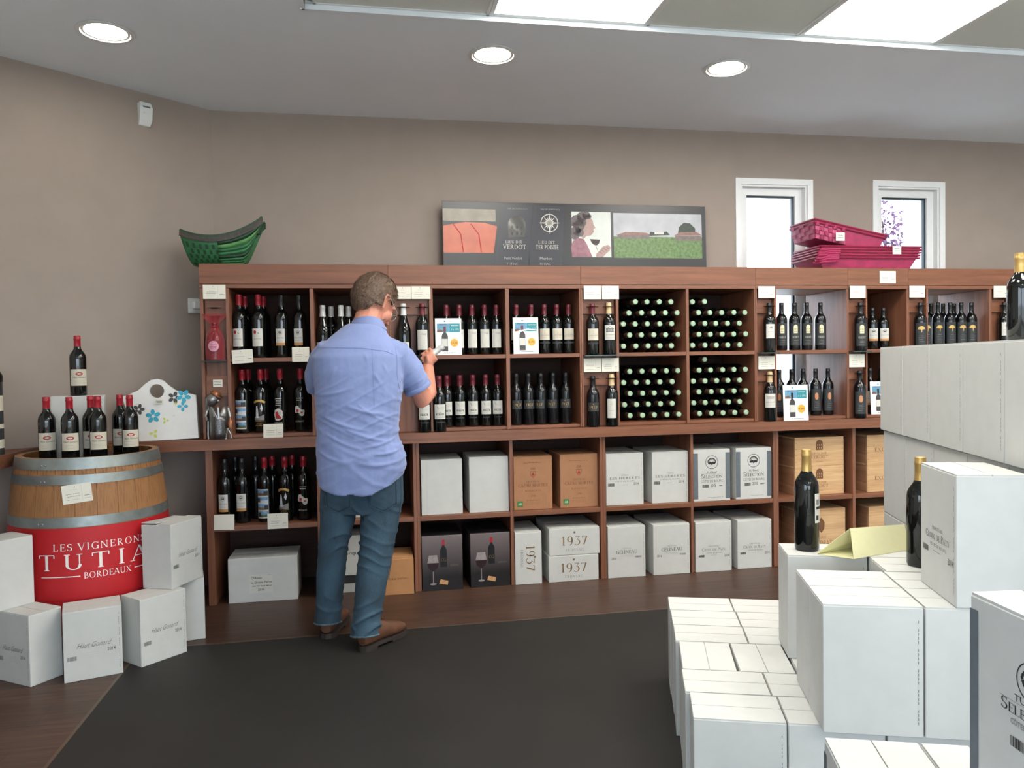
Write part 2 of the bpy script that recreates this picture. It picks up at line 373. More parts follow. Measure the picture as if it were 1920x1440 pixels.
for j in range(3, 10):
    for k in range(7):
        if not (k % 2 == 1 and j % 2 == 0 and j not in (4, 8)): t_rest.box(TX0+k*PT+.006, TX0+(k+1)*PT-.006, TY0-(j+1)*PT+.006, TY0-j*PT-.006, TZ, TZ+.012)
t_rest.obj('tile_field', m_tile, ce)['kind'] = 'stuff'
# walls
W1 = (2.47, 2.955, .98, 2.455); W2 = (3.49, 3.975, .98, 2.465); TW = .36
w = MB()
xs = [CO.x-.1, W1[0], W1[1], W2[0], W2[1], XR+.1]
for i in (0, 2, 4): w.box(xs[i], xs[i+1], YB, YB+TW, 0, CZ+.05)
for q in (W1, W2): w.box(q[0], q[1], YB, YB+TW, 0, q[2]); w.box(q[0], q[1], YB, YB+TW, q[3], CZ+.05)
struct(w.obj('wall_back', m_wall))
def slab(name, a, b, t, m=None, z0=0, z1=CZ+.05):
    a = Vector(a[:2]); b = Vector(b[:2]); d = (b-a).normalized(); n = Vector((d.y, -d.x))*t
    v = [(p.x, p.y, z) for z in (z0, z1) for p in (a, b, b+n, a+n)]
    return struct(MB().add(v, [(0, 1, 2, 3), (4, 5, 6, 7), (0, 1, 5, 4), (1, 2, 6, 5), (2, 3, 7, 6), (3, 0, 4, 7)]).obj(name, m or m_wall))
slab('wall_corner', CH, CO, -.12)
w = MB(); LY0, LY1 = -8.4, -4.8
w.box(XL-.12, XL, YF, LY0, 0, CZ+.05).box(XL-.12, XL, LY1, CH.y+.02, 0, CZ+.05).box(XL-.12, XL, LY0, LY1, 2.35, CZ+.05).box(XL-.12, XL, LY0, LY1, 0, .25)
struct(w.obj('wall_left', m_wall2)); slab('wall_right', (XR, YF), (XR, YB), .12, m_wall2)
# invented shop front behind the camera, for daylight: masonry ends, lintel and a glazed middle
GX0, GX1, GZ1 = -1.6, 4.9, 2.35
w = MB(); w.box(XL-.1, GX0, YF-.12, YF, 0, CZ+.05).box(GX1, XR+.1, YF-.12, YF, 0, CZ+.05).box(GX0, GX1, YF-.12, YF, GZ1, CZ+.05).box(GX0, GX1, YF-.12, YF, 0, .25)
struct(w.obj('wall_front', m_wall2))
def glass(name):
    m = bpy.data.materials.new(name); m.use_nodes = True; nt = m.node_tree; nt.nodes.remove(nt.nodes['Principled BSDF'])
    t = nt.nodes.new('ShaderNodeBsdfTransparent'); g = nt.nodes.new('ShaderNodeBsdfGlossy'); g.inputs['Roughness'].default_value = .03
    mx = nt.nodes.new('ShaderNodeMixShader'); fr = nt.nodes.new('ShaderNodeLayerWeight'); fr.inputs[0].default_value = .12
    nz = nt.nodes.new('ShaderNodeTexNoise'); nz.inputs['Scale'].default_value = 3; cr = nt.nodes.new('ShaderNodeValToRGB'); cr.color_ramp.elements[0].color = (.93, .96, .96, 1); cr.color_ramp.elements[1].color = (.97, .99, .99, 1)
    nt.links.new(nz.outputs['Fac'], cr.inputs[0]); nt.links.new(cr.outputs[0], t.inputs['Color'])
    nt.links.new(fr.outputs['Fresnel'], mx.inputs[0]); nt.links.new(t.outputs[0], mx.inputs[1]); nt.links.new(g.outputs[0], mx.inputs[2]); nt.links.new(mx.outputs[0], nt.nodes['Material Output'].inputs['Surface'])
    return m
m_glass = glass('clear_window_glass')
def window(name, x0, x1, z0, z1, yface, ypane, depth_out, cas=.04):
    r = struct(link(name, None)); f = MB()
    if cas:   # casing on the wall face and lining of the reveal
        for a in ((x0-cas, x0, z0-cas, z1+cas), (x1, x1+cas, z0-cas, z1+cas), (x0, x1, z1, z1+cas), (x0, x1, z0-cas, z0)): box('casing', m_white, r, a[0], a[1], yface-.014, yface, a[2], a[3])
        for a in ((x0, x0+.012, z0, z1), (x1-.012, x1, z0, z1), (x0+.012, x1-.012, z1-.012, z1), (x0+.012, x1-.012, z0, z0+.012)): f.box(a[0], a[1], yface, yface+depth_out, a[2], a[3])
        f.obj('reveal_lining', m_white, r)
    s = .05; f = MB(); i0, i1, k0, k1 = x0+.013, x1-.013, z0+.013, z1-.013
    for a in ((i0, i0+s, k0, k1), (i1-s, i1, k0, k1), (i0+s, i1-s, k1-s, k1), (i0+s, i1-s, k0, k0+s)): f.box(a[0], a[1], ypane-.03, ypane+.03, a[2], a[3])
    f.obj('window_frame', m_white, r); f = MB(); g = s+.011
    for a in ((i0+s, i0+g, k0+s, k1-s), (i1-g, i1-s, k0+s, k1-s), (i0+g, i1-g, k1-g, k1-s), (i0+g, i1-g, k0+s, k0+g)): f.box(a[0], a[1], ypane-.012, ypane+.012, a[2], a[3])
    f.obj('gasket', m_rubber, r)
    box('pane', m_glass, r, i0+g, i1-g, ypane-.003, ypane+.003, k0+g, k1-g)
    return r
window('window_1', *W1, YB, YB+.07, TW); window('window_2', *W2, YB, YB+.07, TW)
for i in range(5):
    wx = (GX1-GX0)/5; window('window_%d' % (3+i), GX0+i*wx, GX0+(i+1)*wx, .25, GZ1, YF, YF-.06, .1, cas=0)
for i in range(3):  # unseen side windows, added to throw daylight on the right-hand cartons
    r = window('window_%d' % (8+i), 0, 1.2, .25, 2.35, 0, .06, .1, cas=0); r.location = (XL, LY0+1.2*i, 0); r.rotation_euler = (0, 0, PI/2)
portal('side_portal', (XL-.11, (LY0+LY1)/2, 1.3), (PI/2, 0, -PI/2), LY1-LY0, 2.1)
portal('shop_front_portal', ((GX0+GX1)/2, YF-.11, (GZ1+.25)/2), (-PI/2, 0, 0), GX1-GX0, GZ1-.25)
for q in (W1, W2): portal('window_portal', ((q[0]+q[1])/2, YB+TW+.01, (q[2]+q[3])/2), (PI/2, 0, PI), q[1]-q[0], q[3]-q[2])
# outside ground and the purple-leaved tree beyond the second window
m_pave = mat('pale_paving', (190, 188, 180), .9, var=.08, scale=3)
struct(box('ground', m_pave, None, -30, 40, -40, 40, -.32, -.12))
tr = thing('plum_tree', 'purple leaved tree outside beyond the right-hand window', 'tree', (5.66, 3.1, -.12))
m_bark = mat('tree_bark', (78, 60, 54), .9, var=.2); m_leaf = mat('plum_leaves', (88, 56, 86), .7, var=.35, scale=9)
MB().tube([(0, 0, 0), (.05, .02, .9), (.0, 0, 1.7)], [.09, .07, .05], 8).obj('trunk', m_bark, tr, smooth=True)
rr = random.Random(5)
tips = []
for i in range(16):
    a = 2*PI*i/16+rr.random(); h = 1.5+.2*rr.random(); R = .25+.5*rr.random(); e = (R*math.cos(a), R*math.sin(a), h+.4+.75*rr.random())
    MB().tube([(0, 0, h), (e[0]*.5, e[1]*.5, h+.35), e], [.03, .018, .006], 5).obj('branch', m_bark, tr); tips += [e, (e[0]*.6, e[1]*.6, h+.5)]
lf = MB()
for i in range(5200):
    t = rr.choice(tips); p = Vector((t[0]+rr.gauss(0, .17), t[1]+rr.gauss(0, .17), t[2]+rr.gauss(0, .17))); M = Matrix.Translation(p) @ Matrix.Rotation(rr.random()*6, 4, Vector((rr.random()-.5, rr.random()-.5, rr.random()-.5)).normalized())
    lf.add([M @ Vector(q) for q in ((-.03, 0, 0), (0, .014, .004), (.03, 0, 0), (0, -.014, .004))], [(0, 1, 2, 3)])
lf.obj('foliage', m_leaf, tr)['kind'] = 'stuff'
# round recessed spots
m_sp = emitter('spot_lens', (255, 246, 232), SPOT_L)
sp_ring = MB().lathe([(.102, 0), (.118, -.002), (.12, -.006), (.104, -.009), (.1, -.003)], 40).mesh('trim_ring', m_whitem, True)
sp_lens = MB().lathe([(0, -.006), (.06, -.0055), (.1, -.002), (.1, .0), (0, .0)], 40).mesh('lens', m_sp, True)
for x, y, lb in ((-1.138, -.564, 'round recessed ceiling light above the barrel'), (.628, -.552, 'round recessed ceiling light above the black poster'), (1.862, -.551, 'round recessed ceiling light nearest the windows')):
    p = thing('recessed_spot', lb, 'ceiling light', (x, y, CZ), group='round recessed ceiling lights'); link('trim_ring', sp_ring, p); link('lens', sp_lens, p)

# ================================================================== CABINETS
m_wh = wood('cabinet_wood_long', (100, 61, 42), (138, 88, 63), 'x'); m_wv = wood('cabinet_wood_upright', (104, 64, 46), (142, 92, 68), 'z')
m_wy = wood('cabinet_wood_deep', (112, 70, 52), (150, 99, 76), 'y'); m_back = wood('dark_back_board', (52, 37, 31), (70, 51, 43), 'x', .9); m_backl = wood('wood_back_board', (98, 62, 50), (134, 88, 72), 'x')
m_black = mat('black_metal', (22, 20, 20), .4, .6); m_ledge = mat('green_glass_ledge', (60, 78, 76), .08, var=.05, alpha=.75)
UZ0, UZ1 = .90, 1.835; SZ0, SZ1 = 1.309, 1.331; UD = .47
ring_me = MB().lathe([(.0185, 0), (.0225, 0), (.0225, .004), (.0185, .004)], 20)
ring_me.f = ring_me.f[:]
_rb = MB()
for i in range(20):
    a, b = 2*PI*i/20, 2*PI*(i+1)/20
    _rb.tube([(.0215*math.cos(a), .0215*math.sin(a), 0), (.0215*math.cos(b), .0215*math.sin(b), 0)], .0022, 5)
_rb.tube([(-.036, .0, 0), (-.021, 0, 0)], .0022, 5).tube([(.021, 0, 0), (.036, 0, 0)], .0022, 5).tube([(0, .021, 0), (0, .048, 0)], .0022, 5)
ring_me = _rb.mesh('bottle_ring', m_black, True)
def upper_unit(label, x0, x1, divs, panels, cells, light_back=False, cut=None, ends=(True, True)):
    r = thing('wall_shelf', label, 'shelf unit', (x0, 0, UZ0), group='upper shelf units')
    def b(n, m, a0, a1, y0, y1, z0, z1): return box(n, m, r, a0-x0, a1-x0, y0, y1, z0-UZ0, z1-UZ0, bevel=.001)
    b('fascia', m_wh, x0, x1-.0008, -.004, .016, 1.729, UZ1); b('top_panel', m_wh, x0, x1-.0008, .017, UD, UZ1-.02, UZ1)
    b('cornice_rail', m_wh, x0, x1-.0008, .0, UD-.02, 1.706, 1.7285)
    for a in divs: b('divider', m_wv, a[0], a[1], 0, UD-.012, UZ0+.001, 1.705)
    for a in cells:
        b('shelf', m_wh, a[0], a[1], .002, UD-.012, SZ0, SZ1); b('base_panel', m_wh, a[0], a[1], .012, UD-.012, UZ0+.001, UZ0+.018)
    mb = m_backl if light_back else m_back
    if cut:
        k = MB()
        for q in ((x0, cut[0], UZ0, UZ1-.022), (cut[1], x1-.001, UZ0, UZ1-.022), (cut[0], cut[1], UZ0, .99)):
            if q[1] > q[0]: k.box(q[0]-x0, q[1]-x0, UD-.01, UD, q[2]-UZ0, q[3]-UZ0)
        k.obj('back_panel', mb, r)
    else: b('back_panel', mb, x0, x1-.001, UD-.01, UD, UZ0+.001, UZ1-.022)
    for a in panels:
        b('display_panel', m_wv, a[0]+.0005, a[1]-.0005, .046, .06, UZ0+.001, 1.705)
        for z in a[3]: b('holder_block', m_wh, a[0]+.004, a[1]-.004, .026, .0455, z-.042, z+.04)
        for z in a[3]:
            for xb in a[2][0 if z > 1.4 else 1]:
                link('bottle_ring', ring_me, r, (xb-x0, .0, z-.002-UZ0))
        b('glass_ledge', m_ledge, a[0]-.004, a[1]+.004, -.055, .045, SZ0+.003, SZ0+.011)
    return r
UH, LH = 1.602, 1.184
upper_unit('leftmost upper shelf unit behind the man', -.882, .11, [(-.882, -.866), (-.752, -.734), (-.315, -.295), (.09, .109)], [(-.866, -.752, ((-.81,), ()), (UH,))], [(-.734, -.315), (-.295, .09)])
upper_unit('upper shelf unit with the two promotion cards on its shelf', .11, 1.213, [(.11, .12), (.333, .354), (.767, .789), (1.202, 1.212)], [(.12, .333, ((.19, .294), (.185, .294)), (UH, LH))], [(.354, .767), (.789, 1.202)])
upper_unit('upper shelf unit holding the wine bottles lying down', 1.213, 2.308, [(1.213, 1.224), (1.425, 1.441), (1.86, 1.878), (2.299, 2.307)], [(1.224, 1.425, ((1.281, 1.381), (1.278, 1.392)), (UH, LH))], [(1.441, 1.86), (1.878, 2.299)])
upper_unit('upper shelf unit in front of the left-hand window', 2.308, 2.925, [(2.308, 2.317), (2.43, 2.445), (2.918, 2.924)], [(2.317, 2.43, ((2.398,), (2.398,)), (UH, LH))], [(2.445, 2.918)], True, (2.43, 2.925))
upper_unit('narrow upper shelf unit between the two windows', 2.925, 3.344, [(2.925, 2.932), (3.05, 3.06), (3.334, 3.343)], [(2.932, 3.05, ((3.012,), (3.005,)), (UH, LH))], [(3.06, 3.334)], True, (2.925, 2.995))
upper_unit('rightmost upper shelf unit above the white carton stack', 3.344, 4.64, [(3.344, 3.353), (3.475, 3.487), (3.933, 3.95), (4.07, 4.085), (4.62, 4.639)], [(3.353, 3.475, ((3.432,), (3.432,)), (UH, LH)), (3.95, 4.07, ((4.045,), (4.045,)), (UH, LH))], [(3.487, 3.933), (4.085, 4.62)], True, (3.49, 4.02))
# worktop: straight run, canted corner and the return along the left wall
def top_board(name, pts):
    n = len(pts); v = [(q[0], q[1], z) for z in (.842, .8995) for q in pts]
    return MB().add(v, [tuple(range(n)), tuple(range(n, 2*n))]+[(i, (i+1) % n, n+(i+1) % n, n+i) for i in range(n)]).obj(name, m_wh)
wt = top_board('worktop', [(4.64, -.035), (4.64, YB-.002), (CO.x+.003, YB-.002), (-1.524, -.035)])
wr_ = tag(top_board('worktop_return', [(-1.637, -.132), (-2.046, -.476), (-2.046, -2.2), (-1.637, -2.2)]), 'short wooden counter along the left wall beside the barrel', 'worktop')
tag(wt, 'long brown wooden worktop running under the upper shelves', 'worktop')
def lower_unit(label, x0, x1, posts, shelves):
    r = thing('base_shelf', label, 'shelf unit', (x0, 0, 0), group='lower shelf units')
    def b(n, m, a0, a1, y0, y1, z0, z1): return box(n, m, r, a0-x0, a1-x0, y0, y1, z0, z1, bevel=.001)
    for a in posts: b('upright', m_wv, a[0], a[1], .002, UD-.012, 0.001, .841)
    for a in shelves: b('shelf', m_wh, a[0], a[1], .004, UD-.012, .398, .4245)
    b('back_panel', m_back, x0, x1-.001, UD-.01, UD, .001, .841)
    return r
lower_unit('lower shelf unit behind the legs of the man', -.877, .244, [(-.877, -.84), (-.30, -.28), (.226, .2435)], [(-.84, -.30), (-.28, .226)])
lower_unit('lower shelf unit with brown cartons and dark wine glass cartons', .244, 1.3325, [(.244, .262), (.777, .796), (1.315, 1.332)], [(.262, .777), (.796, 1.315)])
lower_unit('lower shelf unit with eight white printed cartons', 1.3325, 2.4355, [(1.3325, 1.35), (1.88, 1.897), (2.418, 2.435)], [(1.35, 1.88), (1.897, 2.418)])
lower_unit('lower shelf unit holding the wooden wine crates', 2.4355, 3.55, [(2.4355, 2.453), (2.955, 2.975), (3.53, 3.549)], [(2.453, 2.955), (2.975, 3.53)])
sd = thing('return_support', 'plain wooden support panel under the worktop return at left', 'panel', (XL+.01, -2.19, 0)); box('side_panel', m_wv, sd, 0, .41, 0, .03, .001, .841); box('foot', m_black, sd, 0, .41, .005, .025, 0, .0012)
# ================================================================== BOTTLES
m_bot = mat('dark_bottle_glass', (10, 13, 12), .06, var=.2, scale=8, spec=.6)
m_botb = mat('black_matte_bottle_glass', (13, 14, 17), .16, var=.15, scale=8, spec=.5)
m_paper = mat('white_label_paper', (206, 204, 196), .7, var=.02, scale=60); m_cream = mat('cream_label_paper', (204, 196, 178), .7, var=.03, scale=60)
m_ink = mat('black_ink', (38, 36, 38), .7); m_grey = mat('grey_ink', (120, 118, 116), .7); m_lgrey = mat('pale_grey_ink', (172, 170, 166), .7)
m_red = mat('red_capsule', (162, 26, 40), .38, var=.06, spec=.5); m_wine = mat('burgundy_capsule', (104, 34, 44), .35, var=.08); m_sil = mat('silver_capsule', (214, 215, 213), .35, .15); m_blk = mat('black_capsule', (26, 26, 28), .35)
m_crm = mat('cream_capsule', (212, 184, 140), .4); m_gold = mat('gold_capsule', (196, 160, 96), .32, .55); m_goldink = mat('gold_ink', (196, 160, 92), .45, .3); m_redink = mat('red_ink', (170, 28, 38), .6); m_tan = mat('tan_label_band', (192, 138, 84), .6)
m_dlab = mat('charcoal_label', (44, 47, 49), .6, var=.1); m_copper = mat('copper_emblem', (190, 128, 88), .45, .2); m_ivory = mat('ivory_emblem', (216, 208, 168), .5); m_navy = mat('dark_blue_ink', (40, 60, 96), .6)
m_capend = mat('pale_green_capsule_end', (158, 186, 156), .45, var=.06); m_brown_neck = mat('brown_capsule_side', (92, 66, 52), .45)
m_orange = mat('orange_band', (196, 120, 74), .6)
R0 = .0375
BX = [(0, .006), (.02, .003), (.031, 0), (.0355, .002), (R0, .008), (R0, .18), (.0372, .192), (.0345, .205), (.028, .217), (.0205, .227), (.0165, .236), (.0148, .248), (.0142, .278), (.0155, .280), (.0155, .287), (.0145, .289), (.0145, .2995), (0, .30)]
BG = [(0, .006), (.02, .003), (.034, 0), (.0385, .002), (.0405, .01), (.0405, .135), (.039, .155), (.034, .178), (.027, .2), (.021, .22), (.0165, .24), (.0148, .26), (.0142, .28), (.0155, .282), (.0155, .289), (.0145, .29), (.0145, .2995), (0, .30)]
def rad_at(pr, z):
    for (r0, z0), (r1, z1) in zip(pr, pr[1:]):
        if z0 <= z <= z1 and z1 > z0: return r0+(r1-r0)*(z-z0)/(z1-z0)
    return .0145
def cap_prof(pr, z0, tk=.0007):
    P = [(rad_at(pr, z0)+tk*.2, z0)]+[(r+tk, z) for r, z in pr if z > z0+.001 and r > 0]
    return P+[(.012, .3008), (0, .3010)]
PROTO = {}
def patch(r, w, z0, z1, m, n=10, r2=None):
    mb = MB(); mb.grid(lambda u, t: ((r+.0004)*math.sin((u-.5)*w/r), -(r+.0004)*math.cos((u-.5)*w/r), z0+(z1-z0)*t), n, 1)
    me = mb.mesh('label', m, True, fix=False); return me
def emblem_tree(a, m, x, y, r, name='emblem'):
    """round badge: ring, canopy of dots over a moth-like spread"""
    a.ring(m, x, y, r*.93, r, 24, name)
    for i in range(11):
        g = math.radians(15+15*i); a.disc(m, x+r*.62*math.cos(g), y-.05*r+r*.62*math.sin(g), r*.1, n=6, name=name); 
        if i % 2: a.disc(m, x+r*.42*math.cos(g), y-.02*r+r*.42*math.sin(g), r*.07, n=6, name=name)
    a.poly(m, [(x-r*.66, y-r*.02), (x-r*.2, y+r*.1), (x, y-r*.02), (x+r*.2, y+r*.1), (x+r*.66, y-r*.02), (x+r*.5, y-r*.32), (x+r*.12, y-r*.3), (x, y-r*.45), (x-r*.12, y-r*.3), (x-r*.5, y-r*.32)], name)
def arch(a, m, x, y, w, h, name='emblem', hole=None):
    n = 10; a.poly(m, [(x-w/2, y), (x+w/2, y)]+[(x+w/2*math.cos(PI*i/n), y+h-w/2+w/2*math.sin(PI*i/n)) for i in range(n+1)], name)
    if hole:
        for i in (-1, 0, 1):
            for j in range(2): a.rect(hole, x+i*w*.27-w*.05, x+i*w*.27+w*.05, y+h*(.14+.28*j), y+h*(.28+.28*j), name, .0002)
def villa(a, m, x, y, w, h, name='emblem'):
    a.rect(m, x-w/2, x+w/2, y, y+h*.08, name); 
    for i in range(6): a.rect(m, x-w/2+w*i/6+.02*w, x-w/2+w*(i+.45)/6+.02*w, y+h*.08, y+h*.5, name)
    a.line(m, [(x-w/2, y+h*.5), (x-w*.28, y+h*.72), (x, y+h*.98), (x+w*.28, y+h*.72), (x+w/2, y+h*.5)], h*.07, name); a.rect(m, x-w/2, x+w/2, y+h*.5, y+h*.57, name)
# art functions draw on a label whose origin is its bottom centre
def a_haut(a, w, h):
    a.disc(m_redink, 0, h*.72, w*.2, h*.1, name='crest'); a.disc(m_cream, 0, h*.72, w*.12, h*.05, name='crest', lift=.0002); a.text(m_ink, 'Haut Gonard', 0, h*.46, h*.11, 'sans', shear=.35, width=w*.74)
    a.lines(m_grey, -w*.3, w*.3, h*.3, 3, h*.08)
def a_dot(a, w, h): a.disc(m_redink, -w*.2, h*.8, w*.14, name='seal'); a.poly(m_ink, [(w*.02, h*.82), (w*.2, h*.71), (w*.1, h*.71)], 'emblem'); a.lines(m_grey, -w*.42, w*.42, h*.42, 1, .005, .0022, .05); a.lines(m_lgrey, -w*.3, w*.3, h*.2, 2, .006)
def a_bea(a, w, h): emblem_tree(a, m_ink, 0, h*.77, w*.24); a.text(m_navy, 'SELECTION', 0, h*.42, h*.075, width=w*.8); a.rect(m_tan, -w/2, w/2, 0, h*.17, 'band', .0002, 6); a.lines(m_grey, -w*.35, w*.35, h*.28, 1, .005)
def a_cap(a, w, h): a.text(m_grey, "l'Oubli", w*.12, h*.74, h*.1, 'sans', shear=.2, width=w*.45); a.line(m_lgrey, [(-w*.3, h*.9), (-w*.2, h*.6), (-w*.32, h*.3), (-w*.1, h*.1), (w*.2, h*.06)], .0008); a.lines(m_lgrey, 0, w*.35, h*.34, 2, h*.07)
def a_chat(a, w, h): a.line(m_ink, [(0, h*.8), (-w*.05, h*.7), (w*.03, h*.62), (-w*.02, h*.55)], .0007); a.text(m_ink, 'CAZAU MARTET', w*.05, h*.36, h*.1, width=w*.7); a.lines(m_grey, -w*.25, w*.3, h*.24, 1, .005); a.text(m_grey, 'CHATEAU', w*.05, h*.51, h*.06)
def a_malt(a, w, h): villa(a, m_ink, 0, h*.26, w*.7, h*.2); a.line(m_ink, [(-w*.3, h*.92), (-w*.12, h*.62), (-w*.22, h*.84), (w*.0, h*.68)], .0008); a.lines(m_grey, -w*.05, w*.42, h*.82, 3, h*.08); a.lines(m_ink, -w*.4, w*.4, h*.16, 2, h*.07)
def a_villa(a, w, h): villa(a, m_ink, 0, h*.55, w*.72, h*.36); a.text(m_ink, 'LES HUBERTS', 0, h*.3, h*.08, width=w*.8); a.lines(m_grey, -w*.4, w*.4, h*.18, 2, h*.07)
def a_1937(a, w, h): a.text(m_goldink, '1937', 0, h*.3, h*.32, width=w*.62, name='numerals'); a.disc(m_goldink, 0, h*.82, .0022, n=8, name='star'); a.text(m_grey, 'FRONSAC', 0, h*.1, h*.11, width=w*.4)
def a_tall(a, w, h): a.line(m_grey, [(w*.2, h*.86), (-w*.15, h*.7), (w*.1, h*.74), (-w*.1, h*.58)], .0008); a.text(m_grey, 'TUTIAC', 0, h*.36, h*.05, width=w*.6); a.lines(m_lgrey, -w*.3, w*.3, h*.25, 2, h*.05)
def a_tree(a, w, h): emblem_tree(a, m_ink, w*.1, h*.74, w*.2); a.lines(m_ink, -w*.35, w*.4, h*.45, 1, .004, .0012, .1); a.lines(m_lgrey, -w*.35, w*.4, h*.28, 2, h*.08)
def a_chn(a, w, h): a.rect(m_lgrey, -w*.3, w*.35, h*.62, h*.82, 'engraving'); a.text(m_ink, 'CROIX DE PATY', 0, h*.34, h*.09, width=w*.8); a.lines(m_grey, -w*.3, w*.35, h*.2, 1, .004)
def a_verd(a, w, h):
    arch(a, m_ivory, 0, h*.55, w*.36, h*.38, hole=m_dlab); a.text(m_cream, 'VERDOT', 0, h*.33, h*.09, width=w*.62); a.lines(m_lgrey, -w*.28, w*.28, h*.22, 3, h*.07)
def a_cop(a, w, h): a.poly(m_copper, [(-w*.16, h*.62), (-w*.1, h*.52), (w*.1, h*.52), (w*.16, h*.62), (w*.14, h*.78), (0, h*.84), (-w*.14, h*.78)], 'emblem'); a.lines(m_lgrey, -w*.25, w*.25, h*.4, 4, h*.08)
def a_oak(a, w, h):
    n = 12; a.poly(m_goldink, [(-w*.3, h*.72)]+[(-w*.3*math.cos(PI*i/n), h*.74+h*.12*math.sin(PI*i/n)) for i in range(n+1)]+[(w*.3, h*.72), (w*.06, h*.7), (w*.05, h*.58), (w*.0, h*.58), (w*.0, h*.7)], 'emblem'); a.lines(m_lgrey, -w*.25, w*.25, h*.42, 4, h*.08)
m_ph = [mat('print_sky_blue', (110, 150, 186), .5, var=.3, scale=120), mat('print_roof_brown', (120, 86, 66), .5, var=.4, scale=120), mat('print_leaf_green', (70, 88, 52), .5, var=.4, scale=160), mat('print_dark', (40, 38, 36), .5, var=.3, scale=150), mat('print_pale', (196, 200, 204), .5, var=.15, scale=90)]
def a_photo(a, w, h):
    for i in range(4):
        y = h*(.04+.245*i); a.rect(m_ph[0], -w*.47, w*.47, y+h*.09, y+h*.2, 'photo', 0, 6); a.rect(m_ph[(2, 1, 4, 1)[i]], -w*.47, w*.47, y, y+h*.09, 'photo', 0, 6); a.rect(m_ph[3], (-w*.47, w*.15, -w*.47, w*.1)[i], (-w*.15, w*.47, -w*.2, w*.47)[i], y+h*.02, y+h*.16, 'photo', .0002, 3)
def a_bw(a, w, h):
    a.ring(m_goldink, 0, h*.5, h*.36, h*.44, 12, 'banner', a0=55, a1=125); 
    a.poly(m_ph[4], [(-w*.3, h*.3), (-w*.05, h*.3), (-w*.08, h*.55), (-w*.14, h*.72), (-w*.22, h*.72), (-w*.28, h*.5)], 'figure'); a.poly(m_ph[4], [(w*.08, h*.62), (w*.2, h*.78), (w*.3, h*.64), (w*.22, h*.52)], 'figure')
    a.poly(m_grey, [(-w*.42, h*.22), (w*.42, h*.22), (w*.42, h*.42), (w*.1, h*.36), (-w*.4, h*.34)], 'scenery', -.0002); 
    for y in (h*.02, h*.18): a.rect(m_goldink, -w*.4, w*.42, y, y+.001, 'frame', 0, 4)
    a.lines(m_goldink, -w*.35, w*.35, h*.13, 3, h*.04)
def a_cloud(v):
    def fn(a, w, h):
        C_ = [(-.2, .5, .2), (-.08, .44, .2), (.08, .38, .19), (.2, .3, .2), (.3, .38, .14), (-.28, .4, .15)] if v else [(-.22, .3, .2), (.2, .3, .2), (0, .42, .24), (0, .2, .24), (-.18, .42, .17), (.18, .2, .18), (-.16, .17, .17), (.2, .4, .18)]
        for cx, cy, r in C_: a.disc(m_paper, w*cx, h*cy, w*r, n=14, name='sticker')
        if v: a.rect(m_redink, -w*.26, -w*.05, h*.36, h*.47, 'drawing', .0002); a.rect(m_redink, w*.1, w*.28, h*.32, h*.37, 'drawing', .0002); a.lines(m_ink, -w*.2, w*.3, h*.3, 3, h*.04)
        else: a.poly(m_redink, [(-w*.26, h*.26), (-w*.18, h*.16), (w*.2, h*.14), (w*.28, h*.2), (w*.05, h*.3), (-w*.02, h*.42), (-w*.24, h*.42)], 'drawing', .0002); a.ring(m_ink, w*.14, h*.36, w*.08, w*.1, 10, 'drawing', .0002)
        for i in range(4 if not v else 2): a.lines(m_paper, -w*.3, w*.32, h*(.9-.08*i), 1, .004, .0028, .2)
        a.lines(m_paper, -w*.38, w*.38, h*.02, 2, .005, .001, .05)
    return fn
def a_back(a, w, h): a.rect(m_ink, -w*.4, w*.42, h*.46, h*.56, 'band'); a.barcode(m_ink, w*.05, h*.08, w*.34, h*.12); a.rect(m_grey, -w*.38, -w*.05, h*.62, h*.8, 'seal'); a.lines(m_grey, -w*.3, w*.4, h*.9, 2, h*.05); a.rect(m_ink, -w*.4, -w*.15, h*.1, h*.26, 'seal')
